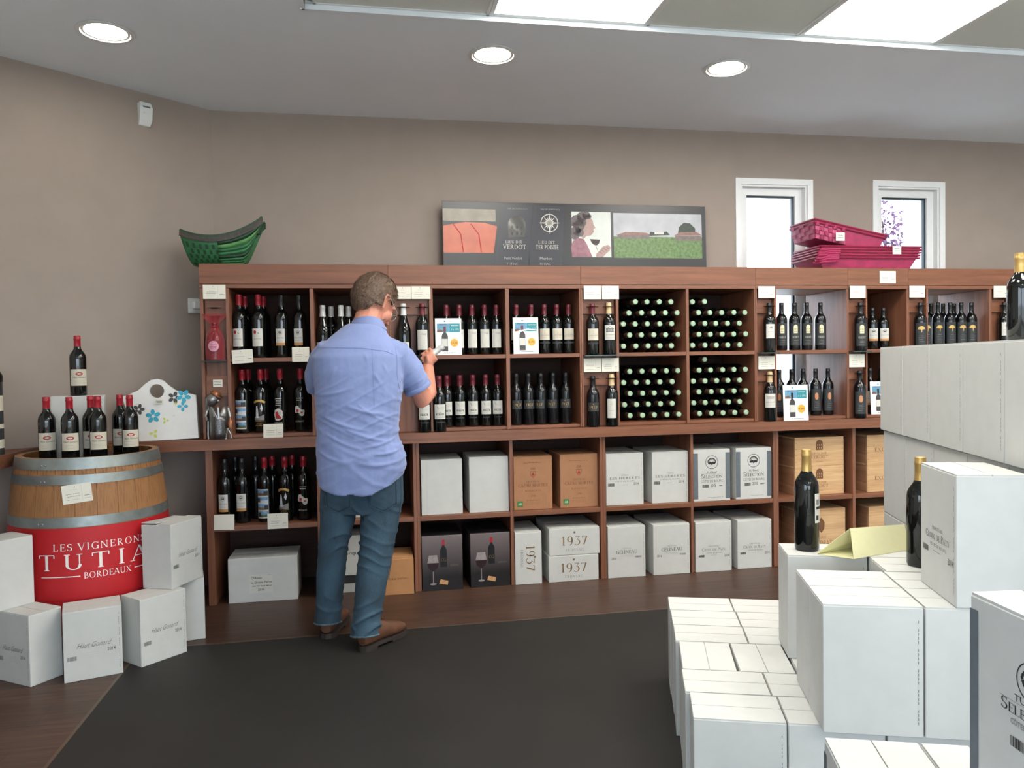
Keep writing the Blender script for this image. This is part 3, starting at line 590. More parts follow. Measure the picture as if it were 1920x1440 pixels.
# kind: (profile, glass, capsule, capsule start, [(z0, z1, width, paper, art)])
K = {
 'haut': (BX, m_bot, m_red, .246, [(.05, .132, .084, m_cream, a_haut)]), 'dot': (BX, m_bot, m_red, .25, [(.055, .138, .058, m_paper, a_dot)]), 'sel': (BX, m_bot, m_blk, .25, [(.058, .138, .05, m_paper, a_bea)]),
 'photo': (BX, m_bot, m_red, .25, [(.02, .155, .062, m_paper, a_photo)]), 'bw': (BX, m_bot, m_red, .25, [(.03, .165, .064, None, a_bw)]), 'cloud': (BX, m_bot, m_red, .25, [(.045, .172, .062, None, a_cloud(0))]), 'cloud2': (BX, m_bot, m_red, .25, [(.05, .172, .064, None, a_cloud(1))]),
 'silver': (BG, m_bot, m_sil, .235, [(.03, .085, .07, m_paper, a_cap)]), 'oubli': (BX, m_bot, m_wine, .236, [(.042, .152, .06, m_paper, a_cap)]), 'chat': (BX, m_bot, m_wine, .238, [(.085, .152, .068, m_cream, a_chat), (.062, .072, .068, m_dlab, None)]),
 'malt': (BX, m_bot, m_wine, .238, [(.07, .148, .066, m_paper, a_malt), (.05, .056, .05, m_dlab, None)]), 'y1937': (BX, m_botb, m_blk, .246, [(.094, .145, .074, m_dlab, a_1937)]), 'villa': (BX, m_bot, m_crm, .236, [(.085, .17, .066, m_paper, a_villa)]), 'tallwhite': (BX, m_bot, m_crm, .236, [(.05, .16, .052, m_paper, a_tall)]),
 'tree': (BX, m_bot, m_blk, .245, [(.085, .17, .05, m_paper, a_tree)]), 'treeband': (BX, m_bot, m_blk, .245, [(.06, .15, .06, m_paper, a_bea)]), 'chn': (BX, m_bot, m_crm, .236, [(.085, .168, .066, m_paper, a_chn)]), 'verdot': (BX, m_botb, m_blk, .245, [(.03, .17, .07, m_dlab, a_verd)]), 'copper': (BX, m_botb, m_blk, .245, [(.03, .17, .07, m_dlab, a_cop)]),
 'oak': (BX, m_botb, m_blk, .245, [(.03, .17, .07, m_dlab, a_oak)]), 'orange': (BX, m_bot, m_wine, .24, [(.04, .10, .06, m_paper, a_tree), (.022, .036, .06, m_orange, None)]), 'plain': (BX, m_bot, m_wine, .238, []), 'plainblk': (BX, m_botb, m_blk, .246, []), 'plainred': (BX, m_bot, m_red, .25, []), 'plainsil': (BG, m_bot, m_sil, .24, []),
 'tasting': (BX, m_bot, m_gold, .236, [(.085, .172, .046, m_paper, a_back)]),
 'lying': (BX, m_bot, m_brown_neck, .24, []),
}
def proto(k):
    if k in PROTO: return PROTO[k]
    pr, gm, cm, cz, labs = K[k]; out = []
    out.append(('glass_body', MB().lathe(pr, 22).mesh('glass_body', gm, True), []))
    out.append(('capsule', MB().lathe(cap_prof(pr, cz), 18).mesh('capsule', cm, True), []))
    if k == 'lying': out.append(('capsule_end', MB().lathe([(0, .3012), (.0155, .3012), (.016, .304), (.0125, .3075), (.008, .3078), (0, .307)], 16).mesh('capsule_end', m_capend, True), []))
    for z0, z1, w, m, fn in labs:
        r = rad_at(pr, (z0+z1)/2); sub = []
        if fn:
            a = Art(); fn(a, w, z1-z0); sub = a.meshes(cyl(r+.0006, 0, z0), .005)
        if m: out.append(('label', patch(r+.0005, w, z0, z1, m), sub))
        else: out += [(n, me, []) for n, me in sub]
    PROTO[k] = out
    return out
def bottle(k, label, x, y, z, h=.30, r=None, rz=None, group=None, M=None, turn=0, name='wine_bottle'):
    o = thing(name, label, 'bottle', (x, y, z), rz if rz is not None else turn+random.uniform(-.12, .12), group)
    o.scale = ((r or R0)/R0, (r or R0)/R0, h/.30)
    if M: o.matrix_world = M
    for n, me, sub in proto(k):
        p = link(n, me, o)
        for n2, m2 in sub: link(n2, m2, p)
    return o
def row(k, xs, y, z, h, fmt, group, r=None, turn=0):
    for i, x in enumerate(xs): bottle(k, fmt.format(ORD[i]), x, y+random.uniform(-.004, .004), z, h, r, None, group, turn=turn)
Z2 = SZ1+.0005; Z1 = UZ0+.0185; ZW = .9; ZG = SZ0+.0115
# left compartment, upper and lower row
T1 = .17
for i, x in enumerate((-.699, -.598)):
    bottle('dot', ('left' if i == 0 else 'right')+' one of two front bottles with red dot label and red cap', x, .10, Z2, .348, .0385, turn=-.17, group='red dot bottles')
    bottle('plainred', 'red capped bottle hidden right behind the %s red dot bottle' % ('left' if i == 0 else 'right'), x+.012, .22, Z2, .348, .0385, group='red dot bottles')
for i, x in enumerate((-.476, -.379)): bottle('sel', ('left' if i == 0 else 'right')+' one of two black capped bottles with white label and tan band, upper shelf', x, .10, Z2, .343, .0385, turn=-.17, group='tan band bottles on the upper shelf')
for k, x, l in (('photo', -.696, 'red capped bottle with four holiday photos on its label, on the worktop level'), ('bw', -.599, 'red capped bottle with black and white picture under a gold banner, above worktop'), ('cloud', -.494, 'red capped bottle with round white sticker and red drawing, above worktop'), ('cloud2', -.384, 'red capped bottle with slanting cloud shaped white sticker, above worktop')):
    bottle(k, l, x, .12, Z1, .35, .0395, turn=-.15, group='novelty bottles above the worktop')
for x, w in ((-.689, 'photo label'), (-.592, 'black and white')): bottle('plainred', 'red capped bottle half hidden behind the %s bottle' % w, x+.006, .24, Z1, .35, .0395)
for k, x, l in (('sel', -.797, 'leftmost black capped bottle with tan band on the lowest bottle shelf'), ('sel', -.706, 'second black capped bottle with tan band on the lowest bottle shelf'), ('photo', -.587, 'red capped photo label bottle on the lowest bottle shelf'), ('bw', -.478, 'gold banner picture bottle on the lowest bottle shelf'), ('cloud2', -.378, 'cloud sticker bottle on the lowest bottle shelf beside the man')):
    bottle(k, l, x, .10, .425, .355, .0395, turn=-.15, group='bottles on the lowest bottle shelf')
for i, x in enumerate((-.76, -.65, -.56, -.45)): bottle('plainred' if i > 1 else 'plainblk', ORD[i]+' bottle of the back row on the lowest bottle shelf', x, .22, .425, .35, .0395, group='back row on the lowest bottle shelf')
# silver capped bottles left of the man's head
for x, y, l in ((-.255, .12, 'front silver capped bottle left of the man, nearest the divider'), (-.155, .12, 'front silver capped bottle close to the collar of the man'), (-.214, .22, 'rear silver capped bottle between the two front ones'), (-.115, .22, 'rear silver capped bottle nearest to the man')): bottle('silver' if y < .2 else 'plainsil', l, x, y, Z2, .29, group='silver capped bottles left of the man')
# display pairs
bottle('silver', 'sloping shouldered bottle with silver cap in a ring beside the man', .19, .0, ZG, .30, turn=-.05); bottle('oubli', 'burgundy capped bottle in a ring holder right of the silver capped one', .294, .0, ZG, .30, turn=-.05)
bottle('orange', 'bottle with white and orange label partly hidden by the shirt, on worktop', .055, -.0, ZW, .27)
for i, x in enumerate((.296, .381)): bottle('malt', ('left' if i == 0 else 'right')+' one of two villa label bottles standing forward on the worktop edge', x, .005, ZW+(.0 if x < .33 else .0), .315, .038, group='bottles at the worktop edge')
bottle('chat', 'burgundy capped cream label bottle in a ring, upper left of four', 1.281, 0, ZG, .297, turn=-.2); bottle('villa', 'cream capped bottle with large villa drawing in a ring holder', 1.381, 0, ZG, .303, turn=-.1)
bottle('y1937', 'black bottle numbered 1937 alone in a ring on the worktop', 1.278, 0, ZW, .297, turn=-.25); bottle('tallwhite', 'cream capped bottle with tall narrow white label on the worktop', 1.392, 0, ZW, .305, turn=-.25)
bottle('tree', 'black capped bottle with narrow white label on the glass ledge', 2.398, 0, ZG, .30, turn=-.25); bottle('chn', 'cream capped bottle in a ring left of the third promotion card', 2.398, 0, ZW, .302, turn=-.35)
bottle('verdot', 'black bottle with ivory arch emblem in a ring between the windows', 3.012, 0, ZG, .302, turn=-.4); bottle('copper', 'black bottle with copper emblem in a ring on the worktop', 3.005, 0, ZW, .298, turn=-.4)
bottle('oak', 'black gold tree bottle in a ring left of the five alike', 3.432, 0, ZG, .30, turn=-.45); bottle('tree', 'cream labelled bottle in a ring behind the tallest carton stack', 4.045, 0, ZG, .30, turn=-.5)
# stocked compartments
def stock(k, kb, xs, z, h, what, turn, x_lo, x_hi, backs=2, yy=.09):
    for i, x in enumerate(xs): bottle(k, '%s from left in front row of %s' % (ORD[i], what), x, yy, z, h, .0351, turn=turn, group='front row of '+what)
    st = xs[1]-xs[0]
    for j in range(backs):
        for i in range(len(xs)):
            x = xs[i]+(.012 if j == 0 else .026)
            if x_lo+.039 < x < x_hi-.038: bottle(kb, '%s from left in %s row of %s' % (ORD[i], ('second', 'third', 'fourth')[j], what), x, yy+.078*(j+1), z, h, .0351, group='rear rows of '+what)
stock('oubli', 'plain', [.437, .511, .585, .658, .732-.004], Z2, .288, 'tall white label bottles above the man', -.1, .354, .767, 3)
stock('malt', 'plain', [.433, .507, .583, .658, .728], Z1, .297, 'villa label bottles beside the elbow', -.12, .354, .767, 2)
stock('chat', 'plain', [.86-.014, .935, 1.014, 1.089, 1.16], Z2, .289, 'cream label bottles by the second promotion card', -.2, .789, 1.202, 2)
stock('y1937', 'plainblk', [.839, .912, .986, 1.060, 1.138], Z1, .30, 'black bottles numbered 1937', -.2, .789, 1.202, 2)
for o in [q for q in bpy.data.objects if q.get('group') == 'front row of black bottles numbered 1937']: o.rotation_euler.z += random.uniform(-.45, .3)
stock('verdot', 'plainblk', [2.544-.01, 2.622, 2.706, 2.800], Z2, .297, 'ivory arch bottles against the window', -.3, 2.445, 2.918, 0, .10)
stock('copper', 'plainblk', [2.534-.008, 2.612, 2.69, 2.776, 2.862], Z1, .295, 'copper emblem bottles behind the third card', -.35, 2.445, 2.918, 0, .12)
bottle('treeband', 'leftmost of three white label bottles between the windows', 3.158, .09, Z2-.0, .262, .0355, turn=-.4); bottle('treeband', 'middle of three white label bottles between the windows', 3.237, .09, Z2, .262, .0355, turn=-.4); bottle('treeband', 'rightmost of three white label bottles between the windows', 3.296, .17, Z2, .262, .0355, turn=-.4)
bottle('treeband', 'white label bottle behind the fourth promotion card, nearer the copper emblem', 3.153, .11, Z1, .292, turn=-.4); bottle('treeband', 'white label bottle behind the fourth promotion card, nearer the carton stack', 3.232, .11, Z1, .292, turn=-.4)
stock('oak', 'plainblk', [3.57-.02, 3.638, 3.728, 3.810, 3.886], Z2, .296, 'gold tree bottles against the right window', -.4, 3.487, 3.933, 1, .10)
# bottles lying in the two compartments: five to a row, rows offset by half
DX, DR, LR = .0757, .0656, .0370
def lying(x0, z0, rows, where):
    n = 0
    for j, (off, cols) in enumerate(rows):
        for i, c in enumerate(cols):
            x = x0+LR+.003+(DX/2 if off else 0)+DX*c+random.uniform(-.0008, .0008); z = z0+LR+.0005+DR*j
            M = Matrix.Translation((x, .342+random.uniform(-.006, .006), z)) @ Matrix.Rotation(PI/2, 4, 'X') @ Matrix.Rotation(random.random()*6, 4, 'Z') @ Matrix.Diagonal((LR/R0, LR/R0, 1, 1))
            bottle('lying', '%s bottle from left in %s row of %s' % (ORD[i], ('the bottom', 'the second', 'the third', 'the fourth', 'the fifth', 'the uppermost')[j], where), 0, 0, 0, group='bottles in '+where, M=M)
A5 = [0, 1, 2, 3, 4]
lying(1.441, Z2, [(0, A5), (1, A5), (0, A5), (1, A5), (0, [1, 2, 3, 4])], 'the upper left lying bottle bin')
lying(1.878, Z2, [(0, A5), (1, A5), (0, A5), (1, A5), (0, [0, 1])], 'the upper right lying bottle bin')
lying(1.441, Z1, [(1, A5), (0, A5), (1, A5), (0, A5), (1, A5)], 'the lower left lying bottle bin')
lying(1.878, Z1, [(1, A5), (0, A5), (1, A5), (0, A5), (1, [0, 1, 2, 3, 4]), (0, [1])], 'the lower right lying bottle bin')

# ================================================================== CARTONS
m_card = mat('white_carton', (198, 198, 194), .75, var=.025, scale=18, spec=.3); m_kraft = mat('brown_carton', (166, 120, 88), .8, var=.04, scale=30, spec=.3); m_kraft2 = mat('tan_carton', (178, 128, 84), .8, var=.05, scale=20)
m_gstripe = mat('grey_carton_stripe', (98, 106, 112), .7); m_brink = mat('brown_ink', (104, 66, 44), .7); m_goldbr = mat('bronze_ink', (128, 100, 66), .6); m_green = mat('green_badge', (60, 122, 64), .7); m_tape = mat('seam_shadow_paper', (150, 150, 146), .8)
def c_haut(a, w, h): a.text(m_grey, 'Haut Gonard', 0, h*.46, h*.075, 'sans', shear=.45, width=w*.56, bold=-.004); a.barcode(m_grey, -w*.44, h*.3, w*.16, h*.06); a.text(m_ink, '2014', w*.31, h*.37, h*.05, 'sans', width=w*.14); a.lines(m_lgrey, -w*.15, w*.18, h*.38, 3, h*.03); perf(a, w, h)
def perf(a, w, h): 
    for i in range(26):
        if i % 5 != 4: a.rect(m_grey, w*.445, w*.452, h*(.1+.031*i), h*(.1+.031*i+.022), 'perforation')
def c_hub(a, w, h): a.text(m_ink, 'LES HUBERTS', 0, h*.5, h*.045, width=w*.8, spacing=.2); a.text(m_grey, 'Château', 0, h*.57, h*.03, 'sans', shear=.3); a.text(m_ink, 'CÔTES DE BOURG', 0, h*.45, h*.024, width=w*.55); a.barcode(m_ink, -w*.45, h*.37, w*.17, h*.06); a.text(m_ink, '2014', w*.3, h*.385, h*.05, 'sans', width=w*.14); a.lines(m_grey, -w*.08, w*.08, h*.39, 1, .004, .002); perf(a, w, h)
def c_gel(a, w, h): a.text(m_ink, 'GÉLINEAU', 0, h*.47, h*.065, width=w*.56); a.text(m_grey, 'CHÂTEAU', 0, h*.56, h*.022, width=w*.25); a.text(m_lgrey, 'CÔTES DE BOURG', 0, h*.415, h*.022, width=w*.36); a.text(m_ink, '2016', -w*.34, h*.36, h*.045, 'sans', width=w*.13); a.barcode(m_grey, w*.22, h*.38, w*.17, h*.035); perf(a, w, h)
def c_croix(a, w, h): a.text(m_ink, 'Croix de Paty', 0, h*.42, h*.06, width=w*.66); a.text(m_ink, 'CHATEAU', 0, h*.5, h*.026, width=w*.3); a.text(m_ink, 'CÔTES DE BOURG', w*.02, h*.365, h*.024, width=w*.44); a.barcode(m_ink, -w*.42, h*.3, w*.16, h*.045); a.text(m_ink, '2014', w*.36, h*.29, h*.05, 'sans', width=w*.13); a.lines(m_grey, -w*.12, w*.12, h*.33, 1, .004, .0016); perf(a, w, h)
def c_sel(a, w, h):
    for s in (-1, 1): a.rect(m_gstripe, min(s*w*.5, s*w*.375), max(s*w*.5, s*w*.375), h*.045, h*.93, 'stripe', .00001*(s+1))
    emblem_tree(a, m_ink, 0, h*.75, h*.13); a.text(m_ink, 'TUTIAC', 0, h*.54, h*.035, 'sans', width=w*.28); a.text(m_ink, 'Selection', 0, h*.445, h*.08, width=w*.57, spacing=.04); a.rect(m_grey, -w*.3, w*.3, h*.525, h*.528, 'rule'); a.text(m_grey, 'CÔTES DE BOURG', 0, h*.365, h*.045, 'sans', width=w*.6)
    a.barcode(m_ink, -w*.26, h*.26, w*.17, h*.06); a.text(m_ink, '2015', w*.03, h*.27, h*.06, 'sans', width=w*.14); a.lines(m_ink, w*.18, w*.3, h*.29, 1, .004, .004); a.lines(m_grey, -w*.2, w*.36, h*.07, 1, .004, .0016)
def c_selbig(a, w, h):
    for s in (-1, 1): a.rect(m_gstripe, min(s*w*.5, s*w*.425), max(s*w*.5, s*w*.425), h*.03, h*.93, 'stripe', .00001*(s+1))
    emblem_tree(a, m_ink, 0, h*.735, h*.082); a.text(m_ink, 'TUTIAC', 0, h*.63, h*.03, 'sans', width=w*.24); a.rect(m_grey, -w*.24, w*.24, h*.622, h*.6235, 'rule'); a.text(m_ink, 'Selection', 0, h*.57, h*.052, width=w*.45, spacing=.04); a.text(m_grey, 'CÔTES DE BOURG', 0, h*.525, h*.024, 'sans', width=w*.3)
    a.barcode(m_ink, -w*.15, h*.43, w*.13, h*.045); a.text(m_ink, '2015', w*.03, h*.435, h*.045, 'sans', width=w*.11); a.lines(m_grey, -w*.2, w*.36, h*.07, 1, .004, .0016)
def c_caz(a, w, h):
    a.text(m_brink, 'CAZAU MARTET', 0, h*.43, h*.055, width=w*.76); a.text(m_brink, 'CHÂTEAU', 0, h*.51, h*.035, width=w*.34); a.text(m_brink, 'BORDEAUX', 0, h*.34, h*.03, width=w*.4, spacing=.25); a.text(m_brink, '2016', 0, h*.24, h*.035, width=w*.14); a.lines(m_brink, -w*.26, w*.26, h*.88, 1, .004, .0022, .05); a.text(m_brink, 'BORDEAUX', 0, h*.165, h*.022, width=w*.34); a.lines(m_brink, -w*.25, w*.25, h*.13, 2, .008)
    a.poly(m_brink, [(-w*.07, h*.72), (w*.07, h*.72), (w*.07, h*.65), (0, h*.595), (-w*.07, h*.65)], 'crest'); a.poly(m_kraft, [(-w*.06, h*.713), (w*.06, h*.713), (w*.06, h*.654), (0, h*.605), (-w*.06, h*.654)], 'crest', .0002); a.poly(m_redink, [(0, h*.705), (w*.02, h*.67), (w*.04, h*.66), (w*.01, h*.63), (-w*.01, h*.63), (-w*.04, h*.66), (-w*.02, h*.67)], 'crest', .0004)
    a.line(m_brink, [(-w*.06, h*.76), (-w*.03, h*.79), (0, h*.765), (w*.03, h*.79), (w*.06, h*.76), (-w*.06, h*.75)], .002, 'crown'); a.rect(m_green, -w*.42, -w*.27, h*.06, h*.165, 'badge'); a.text(m_paper, 'AB', -w*.345, h*.09, h*.045, 'sans', width=w*.09); a.rect(m_brink, w*.26, w*.262, h*.06, h*.28, 'outline'); a.rect(m_brink, w*.33, w*.332, h*.06, h*.28, 'outline')
def c_1937(a, w, h, rot=0, s=1):
    a.text(m_goldbr, '1937', 0 if not rot else -.012, h*.36 if not rot else h*.5, .052*s, width=.155*s, rot=rot, spacing=.16, name='numerals'); a.text(m_grey, 'FRONSAC', 0 if not rot else -.045, h*.14 if not rot else h*.5, .015*s, width=.105*s, rot=rot, spacing=.3)
    for i in range(6): g = PI*i/6; a.line(m_goldbr, [(.0 if not rot else .038, h*.83 if not rot else h*.52)]*1+[((0 if not rot else .038)+.008*math.cos(g), (h*.83 if not rot else h*.52)+.008*math.sin(g))], .0016, 'star'); a.line(m_goldbr, [((0 if not rot else .038), (h*.83 if not rot else h*.52)), ((0 if not rot else .038)-.008*math.cos(g), (h*.83 if not rot else h*.52)-.008*math.sin(g))], .0016, 'star')
def grad_mat():
    m = bpy.data.materials.new('printed_dark_photo'); m.use_nodes = True; nt = m.node_tree; b = nt.nodes['Principled BSDF']
    tc = nt.nodes.new('ShaderNodeTexCoord'); sp = nt.nodes.new('ShaderNodeSeparateXYZ'); nt.links.new(tc.outputs['Object'], sp.inputs[0])
    mr = nt.nodes.new('ShaderNodeMapRange'); mr.inputs[1].default_value = .08; mr.inputs[2].default_value = .31; nt.links.new(sp.outputs['Z'], mr.inputs[0])
    cr = nt.nodes.new('ShaderNodeValToRGB'); cr.color_ramp.elements[0].color = lin((26, 22, 24))+(1,); cr.color_ramp.elements[1].color = lin((116, 104, 104))+(1,); nt.links.new(mr.outputs[0], cr.inputs[0]); nt.links.new(cr.outputs[0], b.inputs['Base Color']); b.inputs['Roughness'].default_value = .35
    return m
m_photo = grad_mat(); m_pwine = mat('printed_wine', (40, 14, 20), .35); m_pglass = mat('printed_glass_grey', (150, 140, 140), .35, var=.15, scale=60); m_pcork = mat('printed_cork', (196, 150, 104), .4, var=.15, scale=150); m_pblack = mat('printed_bottle_black', (20, 20, 22), .35)
def flat_bottle(a, x, y, h, body, cap, lab=None, label_m=None, shift=0):
    r = h*.125; n = h*.045
    a.poly(body, [(x-r, y), (x+r, y), (x+r, y+h*.6), (x+r*.8, y+h*.68), (x+n, y+h*.76), (x+n, y+h), (x-n, y+h), (x-n, y+h*.76), (x-r*.8, y+h*.68), (x-r, y+h*.6)], 'bottle_picture', shift); a.rect(cap, x-n*1.1, x+n*1.1, y+h*.8, y+h*1.0, 'bottle_picture', shift+.0002)
    if label_m: a.rect(label_m, x-r*.92, x+r*.92, y+h*.2, y+h*.5, 'bottle_picture', shift+.0002)
def c_glass(a, w, h):
    flat_bottle(a, w*.03, h*.42, h*.49, m_pblack, m_redink); a.text(m_goldbr, 'CG', w*.03, h*.52, h*.06, width=w*.12); cx, cy = -w*.23, h*.1
    a.poly(m_pglass, [(cx-w*.1, h*.64), (cx+w*.1, h*.64), (cx+w*.14, h*.5), (cx-w*.14, h*.5)], 'glass_picture', .0004); a.poly(m_pwine, [(cx-w*.14, h*.5), (cx+w*.14, h*.5), (cx+w*.11, h*.4), (cx, h*.345), (cx-w*.11, h*.4)], 'glass_picture', .0004); a.rect(m_pglass, cx-w*.008, cx+w*.008, h*.14, h*.35, 'glass_picture', .0004); a.disc(m_pglass, cx, h*.12, w*.08, h*.018, name='glass_picture', lift=.0004)
    a.poly(m_pcork, [(-w*.05, h*.2), (w*.14, h*.165), (w*.12, h*.09), (-w*.09, h*.125)], 'cork_picture', .0004); a.text(m_grey, 'BORDEAUX', w*.3, h*.43, h*.028, width=w*.2)
def c_sidetext(a, w, h): a.text(m_brink, 'WINE & CHATEAU', w*.1, h*.42, h*.05, 'sans', width=w*.5)
CB = {}
def carton(label, x, y, z, w, d, h, art=None, key=None, rz=0, m=None, side_art=None, group=None, flaps='x', name='wine_carton', tilt=None, gap=.002, open_=0):
    """x, y: centre of the base; print on the local -y face"""
    m = m or m_card; o = thing(name, label, 'carton', (x, y, z), rz, group)
    ck = (round(w, 4), round(d, 4), round(h, 4), m.name)
    if ck not in CB:
        ft = .0035
        fl = MB().box(-w/2+.001, w/2-.001, -d/4+gap/2+.0003, d/4-gap/2-.0003, 0, ft) if flaps == 'x' else MB().box(-w/4+gap/2, w/4-gap/2, -d/2+.001, d/2-.001, 0, ft)
        CB[ck] = (MB().box(-w/2, w/2, -d/2, d/2, 0, h-ft).mesh('carton_body', m, bevel=.0018), fl.mesh('flap', m))
    b, f = CB[ck]; ft = .0035
    body = link('carton_body', b, o)
    for s in (-1, 1): q = link('flap', f, o, (0, s*d/4, h-ft+.0002) if flaps == 'x' else (s*w/4, 0, h-ft+.0002))
    if open_: q.rotation_euler = (0, open_, 0)
    if art:
        kk = ('art', key, round(w, 4), round(h, 4))
        if kk not in CB:
            a = Art(); art(a, w, h); CB[kk] = a.meshes(flat_front(0))
        for n, me in CB[kk]: link(n, me, body, (0, -d/2-.0004, 0))
    if side_art:
        a = Art(); side_art(a, d, h); 
        for n, me in a.meshes(lambda xx, zz, l: (-w/2-.0009-l, -xx, zz)): link(n, me, body)
    if tilt: o.rotation_euler = tilt
    return o
CW, CDp = .232, .165
def shelf_carton(label, x0, x1, y, z, h, art, key, m=None, d=.30, **k): return carton(label, (x0+x1)/2, y+d/2, z, x1-x0, d, h, art, key, m=m, **k)
ZS = .425
shelf_carton('plain white carton at the left on the middle lower shelf, dented edge', .272, .506, .03, ZS, .315, lambda a, w, h: (a.rect(m_lgrey, -w*.37, -w*.365, h*.02, h*.98, 'crease'), a.line(m_lgrey, [(-w*.49, h*.75), (-w*.47, h*.68), (-w*.49, h*.66)], .0015, 'crease')), 'plain1'); shelf_carton('plain white carton standing left of the brown crest cartons', .546, .774, .03, ZS, .32, None, None)
shelf_carton('left brown carton with red crest and green badge', .806, 1.036, .04, ZS, .311, c_caz, 'caz', m_kraft, group='brown crest cartons'); shelf_carton('right brown carton with red crest and green badge', 1.083, 1.312, .04, ZS, .314, c_caz, 'caz', m_kraft, group='brown crest cartons')
shelf_carton('left one of two white cartons printed les huberts', 1.36, 1.592, .03, ZS, .309, c_hub, 'hub', d=.34); shelf_carton('right one of two white cartons printed les huberts', 1.646, 1.876, .03, ZS, .309, c_hub, 'hub', d=.34)
shelf_carton('left shelf carton with grey edges and round tree emblem', 1.905, 2.142, .02, ZS, .314, c_sel, 'sel', d=.32); shelf_carton('right shelf carton with grey edges and round tree emblem', 2.18, 2.414, .02, ZS, .314, c_sel, 'sel', d=.32)
shelf_carton('left dark carton picturing a wine glass and bottle', .266, .496, 0, .0, .315, c_glass, 'glass', m_photo, d=.32); shelf_carton('right dark carton picturing a wine glass and bottle', .542, .772, .01, .0, .312, c_glass, 'glass', m_photo, d=.32)
shelf_carton('narrow white carton with 1937 printed sideways', .8, .957, 0, .0, .303, lambda a, w, h: c_1937(a, w, h, -PI/2, .95), '1937v', d=.32)
shelf_carton('upper one of two flat white cartons printed 1937', 1.002, 1.306, .0, .1555, .158, lambda a, w, h: c_1937(a, w, h), '1937t', d=.36); shelf_carton('lower one of two flat white cartons printed 1937', .998, 1.298, .0, .0, .154, lambda a, w, h: c_1937(a, w, h), '1937b', d=.36)
shelf_carton('left one of two white cartons printed gelineau on the floor', 1.357, 1.588, 0, .0, .305, c_gel, 'gel', d=.34); shelf_carton('right one of two white cartons printed gelineau on the floor', 1.638, 1.868, 0, .0, .302, c_gel, 'gel', d=.34)
shelf_carton('left one of two floor cartons printed croix de paty', 1.906, 2.138, 0, .0, .302, c_croix, 'croix', d=.34); shelf_carton('right one of two floor cartons printed croix de paty', 2.182, 2.407, 0.01, .0, .298, c_croix, 'croix', d=.34)
def c_gro(a, w, h):
    a.rect(m_paper, -w*.2, w*.14, h*.2, h*.62, 'sticker', 0); a.text(m_ink, 'Château', -w*.1, h*.52, h*.05, 'sans', shear=.25, bold=.01); a.text(m_ink, 'La Grosse Pierre', -w*.03, h*.42, h*.05, 'sans', shear=.25, bold=.01, width=w*.3); a.lines(m_ink, -w*.17, w*.12, h*.36, 1, .004, .003, .05); a.text(m_ink, '2016', -w*.03, h*.25, h*.05, 'sans', bold=.01); a.lines(m_ink, w*.06, w*.13, h*.6, 1, .004, .0012)
shelf_carton('long white carton with chateau sticker on the floor beside the barrel', -.779, -.416, .02, .0, .243, c_gro, 'gro', d=.24)
carton('tan cardboard carton on the floor right of the man', .105, .10, 0, .225, .26, .205, c_sidetext, 'tanw', m=m_kraft2)
o = carton('white carton lying on black crate between the legs of the man', -.125, .19, .105, .2, .2, .215, lambda a, w, h: a.text(m_ink, 'marquis', 0, h*.5, h*.09, 'sans', width=w*.6), 'marq'); carton('white topped low black carton under the white carton', -.125, .19, .0, .21, .22, .1045, lambda a, w, h: a.rect(m_ink, -w*.49, w*.49, h*.5, h*.95, 'band'), 'low')
carton('white carton on the shelf glimpsed between the legs of the man', -.06, .19, ZS, .2, .24, .24)
# wooden crates
m_crate = wood('pale_pine', (176, 134, 92), (216, 178, 132), 'x', .6, 1.0, 1.4); m_crate_y = wood('pale_pine_side', (150, 100, 74), (196, 150, 112), 'y', .6); m_burn = mat('branded_wood', (110, 72, 44), .7)
def crate(label, x0, y, z, w, d, h, fn):
    o = thing('wine_crate', label, 'crate', (x0+w/2, y+d/2, z), group='wooden wine crates'); t = .012
    f = box('front_board', m_crate, o, -w/2, w/2, -d/2, -d/2+t, 0.0, h-t, bevel=.001); box('back_board', m_crate, o, -w/2, w/2, d/2-t, d/2, 0, h-t, bevel=.001)
    for s in (-1, 1): box('side_board', m_crate_y, o, min(s*w/2, s*(w/2-t)), max(s*w/2, s*(w/2-t)), -d/2+t+.0005, d/2-t-.0005, 0, h-t-.001, bevel=.001)
    box('bottom_board', m_crate_y, o, -w/2+t+.0005, w/2-t-.0005, -d/2+t+.0005, d/2-t-.0005, 0.0005, .01); box('lid', m_crate, o, -w/2, w/2, -d/2, d/2, h-t+.0003, h, bevel=.001)
    a = Art(); fn(a, w, h)
    for s in (-1, 1):
        for i in range(4): a.disc(m_burn, s*(w/2-.008), h*(.15+.22*i), .0022, n=6, name='nail')
    a.build(f, flat_front(-d/2))
def k_verd(a, w, h): arch(a, m_burn, 0, h*.55, w*.14, h*.36, hole=m_crate); a.text(m_burn, 'LIEU-DIT', 0, h*.4, h*.07, width=w*.3, spacing=.2); a.text(m_burn, 'VERDOT', 0, h*.26, h*.1, width=w*.36, spacing=.14); a.text(m_burn, 'TUTIAC', 0, h*.12, h*.04, width=w*.14)
def k_drat(a, w, h): a.poly(m_burn, [(-w*.06, h*.62), (0, h*.54), (w*.06, h*.62), (w*.07, h*.74), (0, h*.84), (-w*.07, h*.74)], 'emblem'); a.text(m_burn, 'COUDRAT', 0, h*.3, h*.1, width=w*.44, spacing=.14); a.text(m_burn, 'LIEU-DIT', 0, h*.44, h*.05, width=w*.2)
def k_exc(a, w, h): a.text(m_burn, 'EXCELLENCE', w*.02, h*.42, h*.13, width=w*.72, spacing=.14); a.text(m_burn, 'TUTIAC', 0, h*.22, h*.05, width=w*.16)
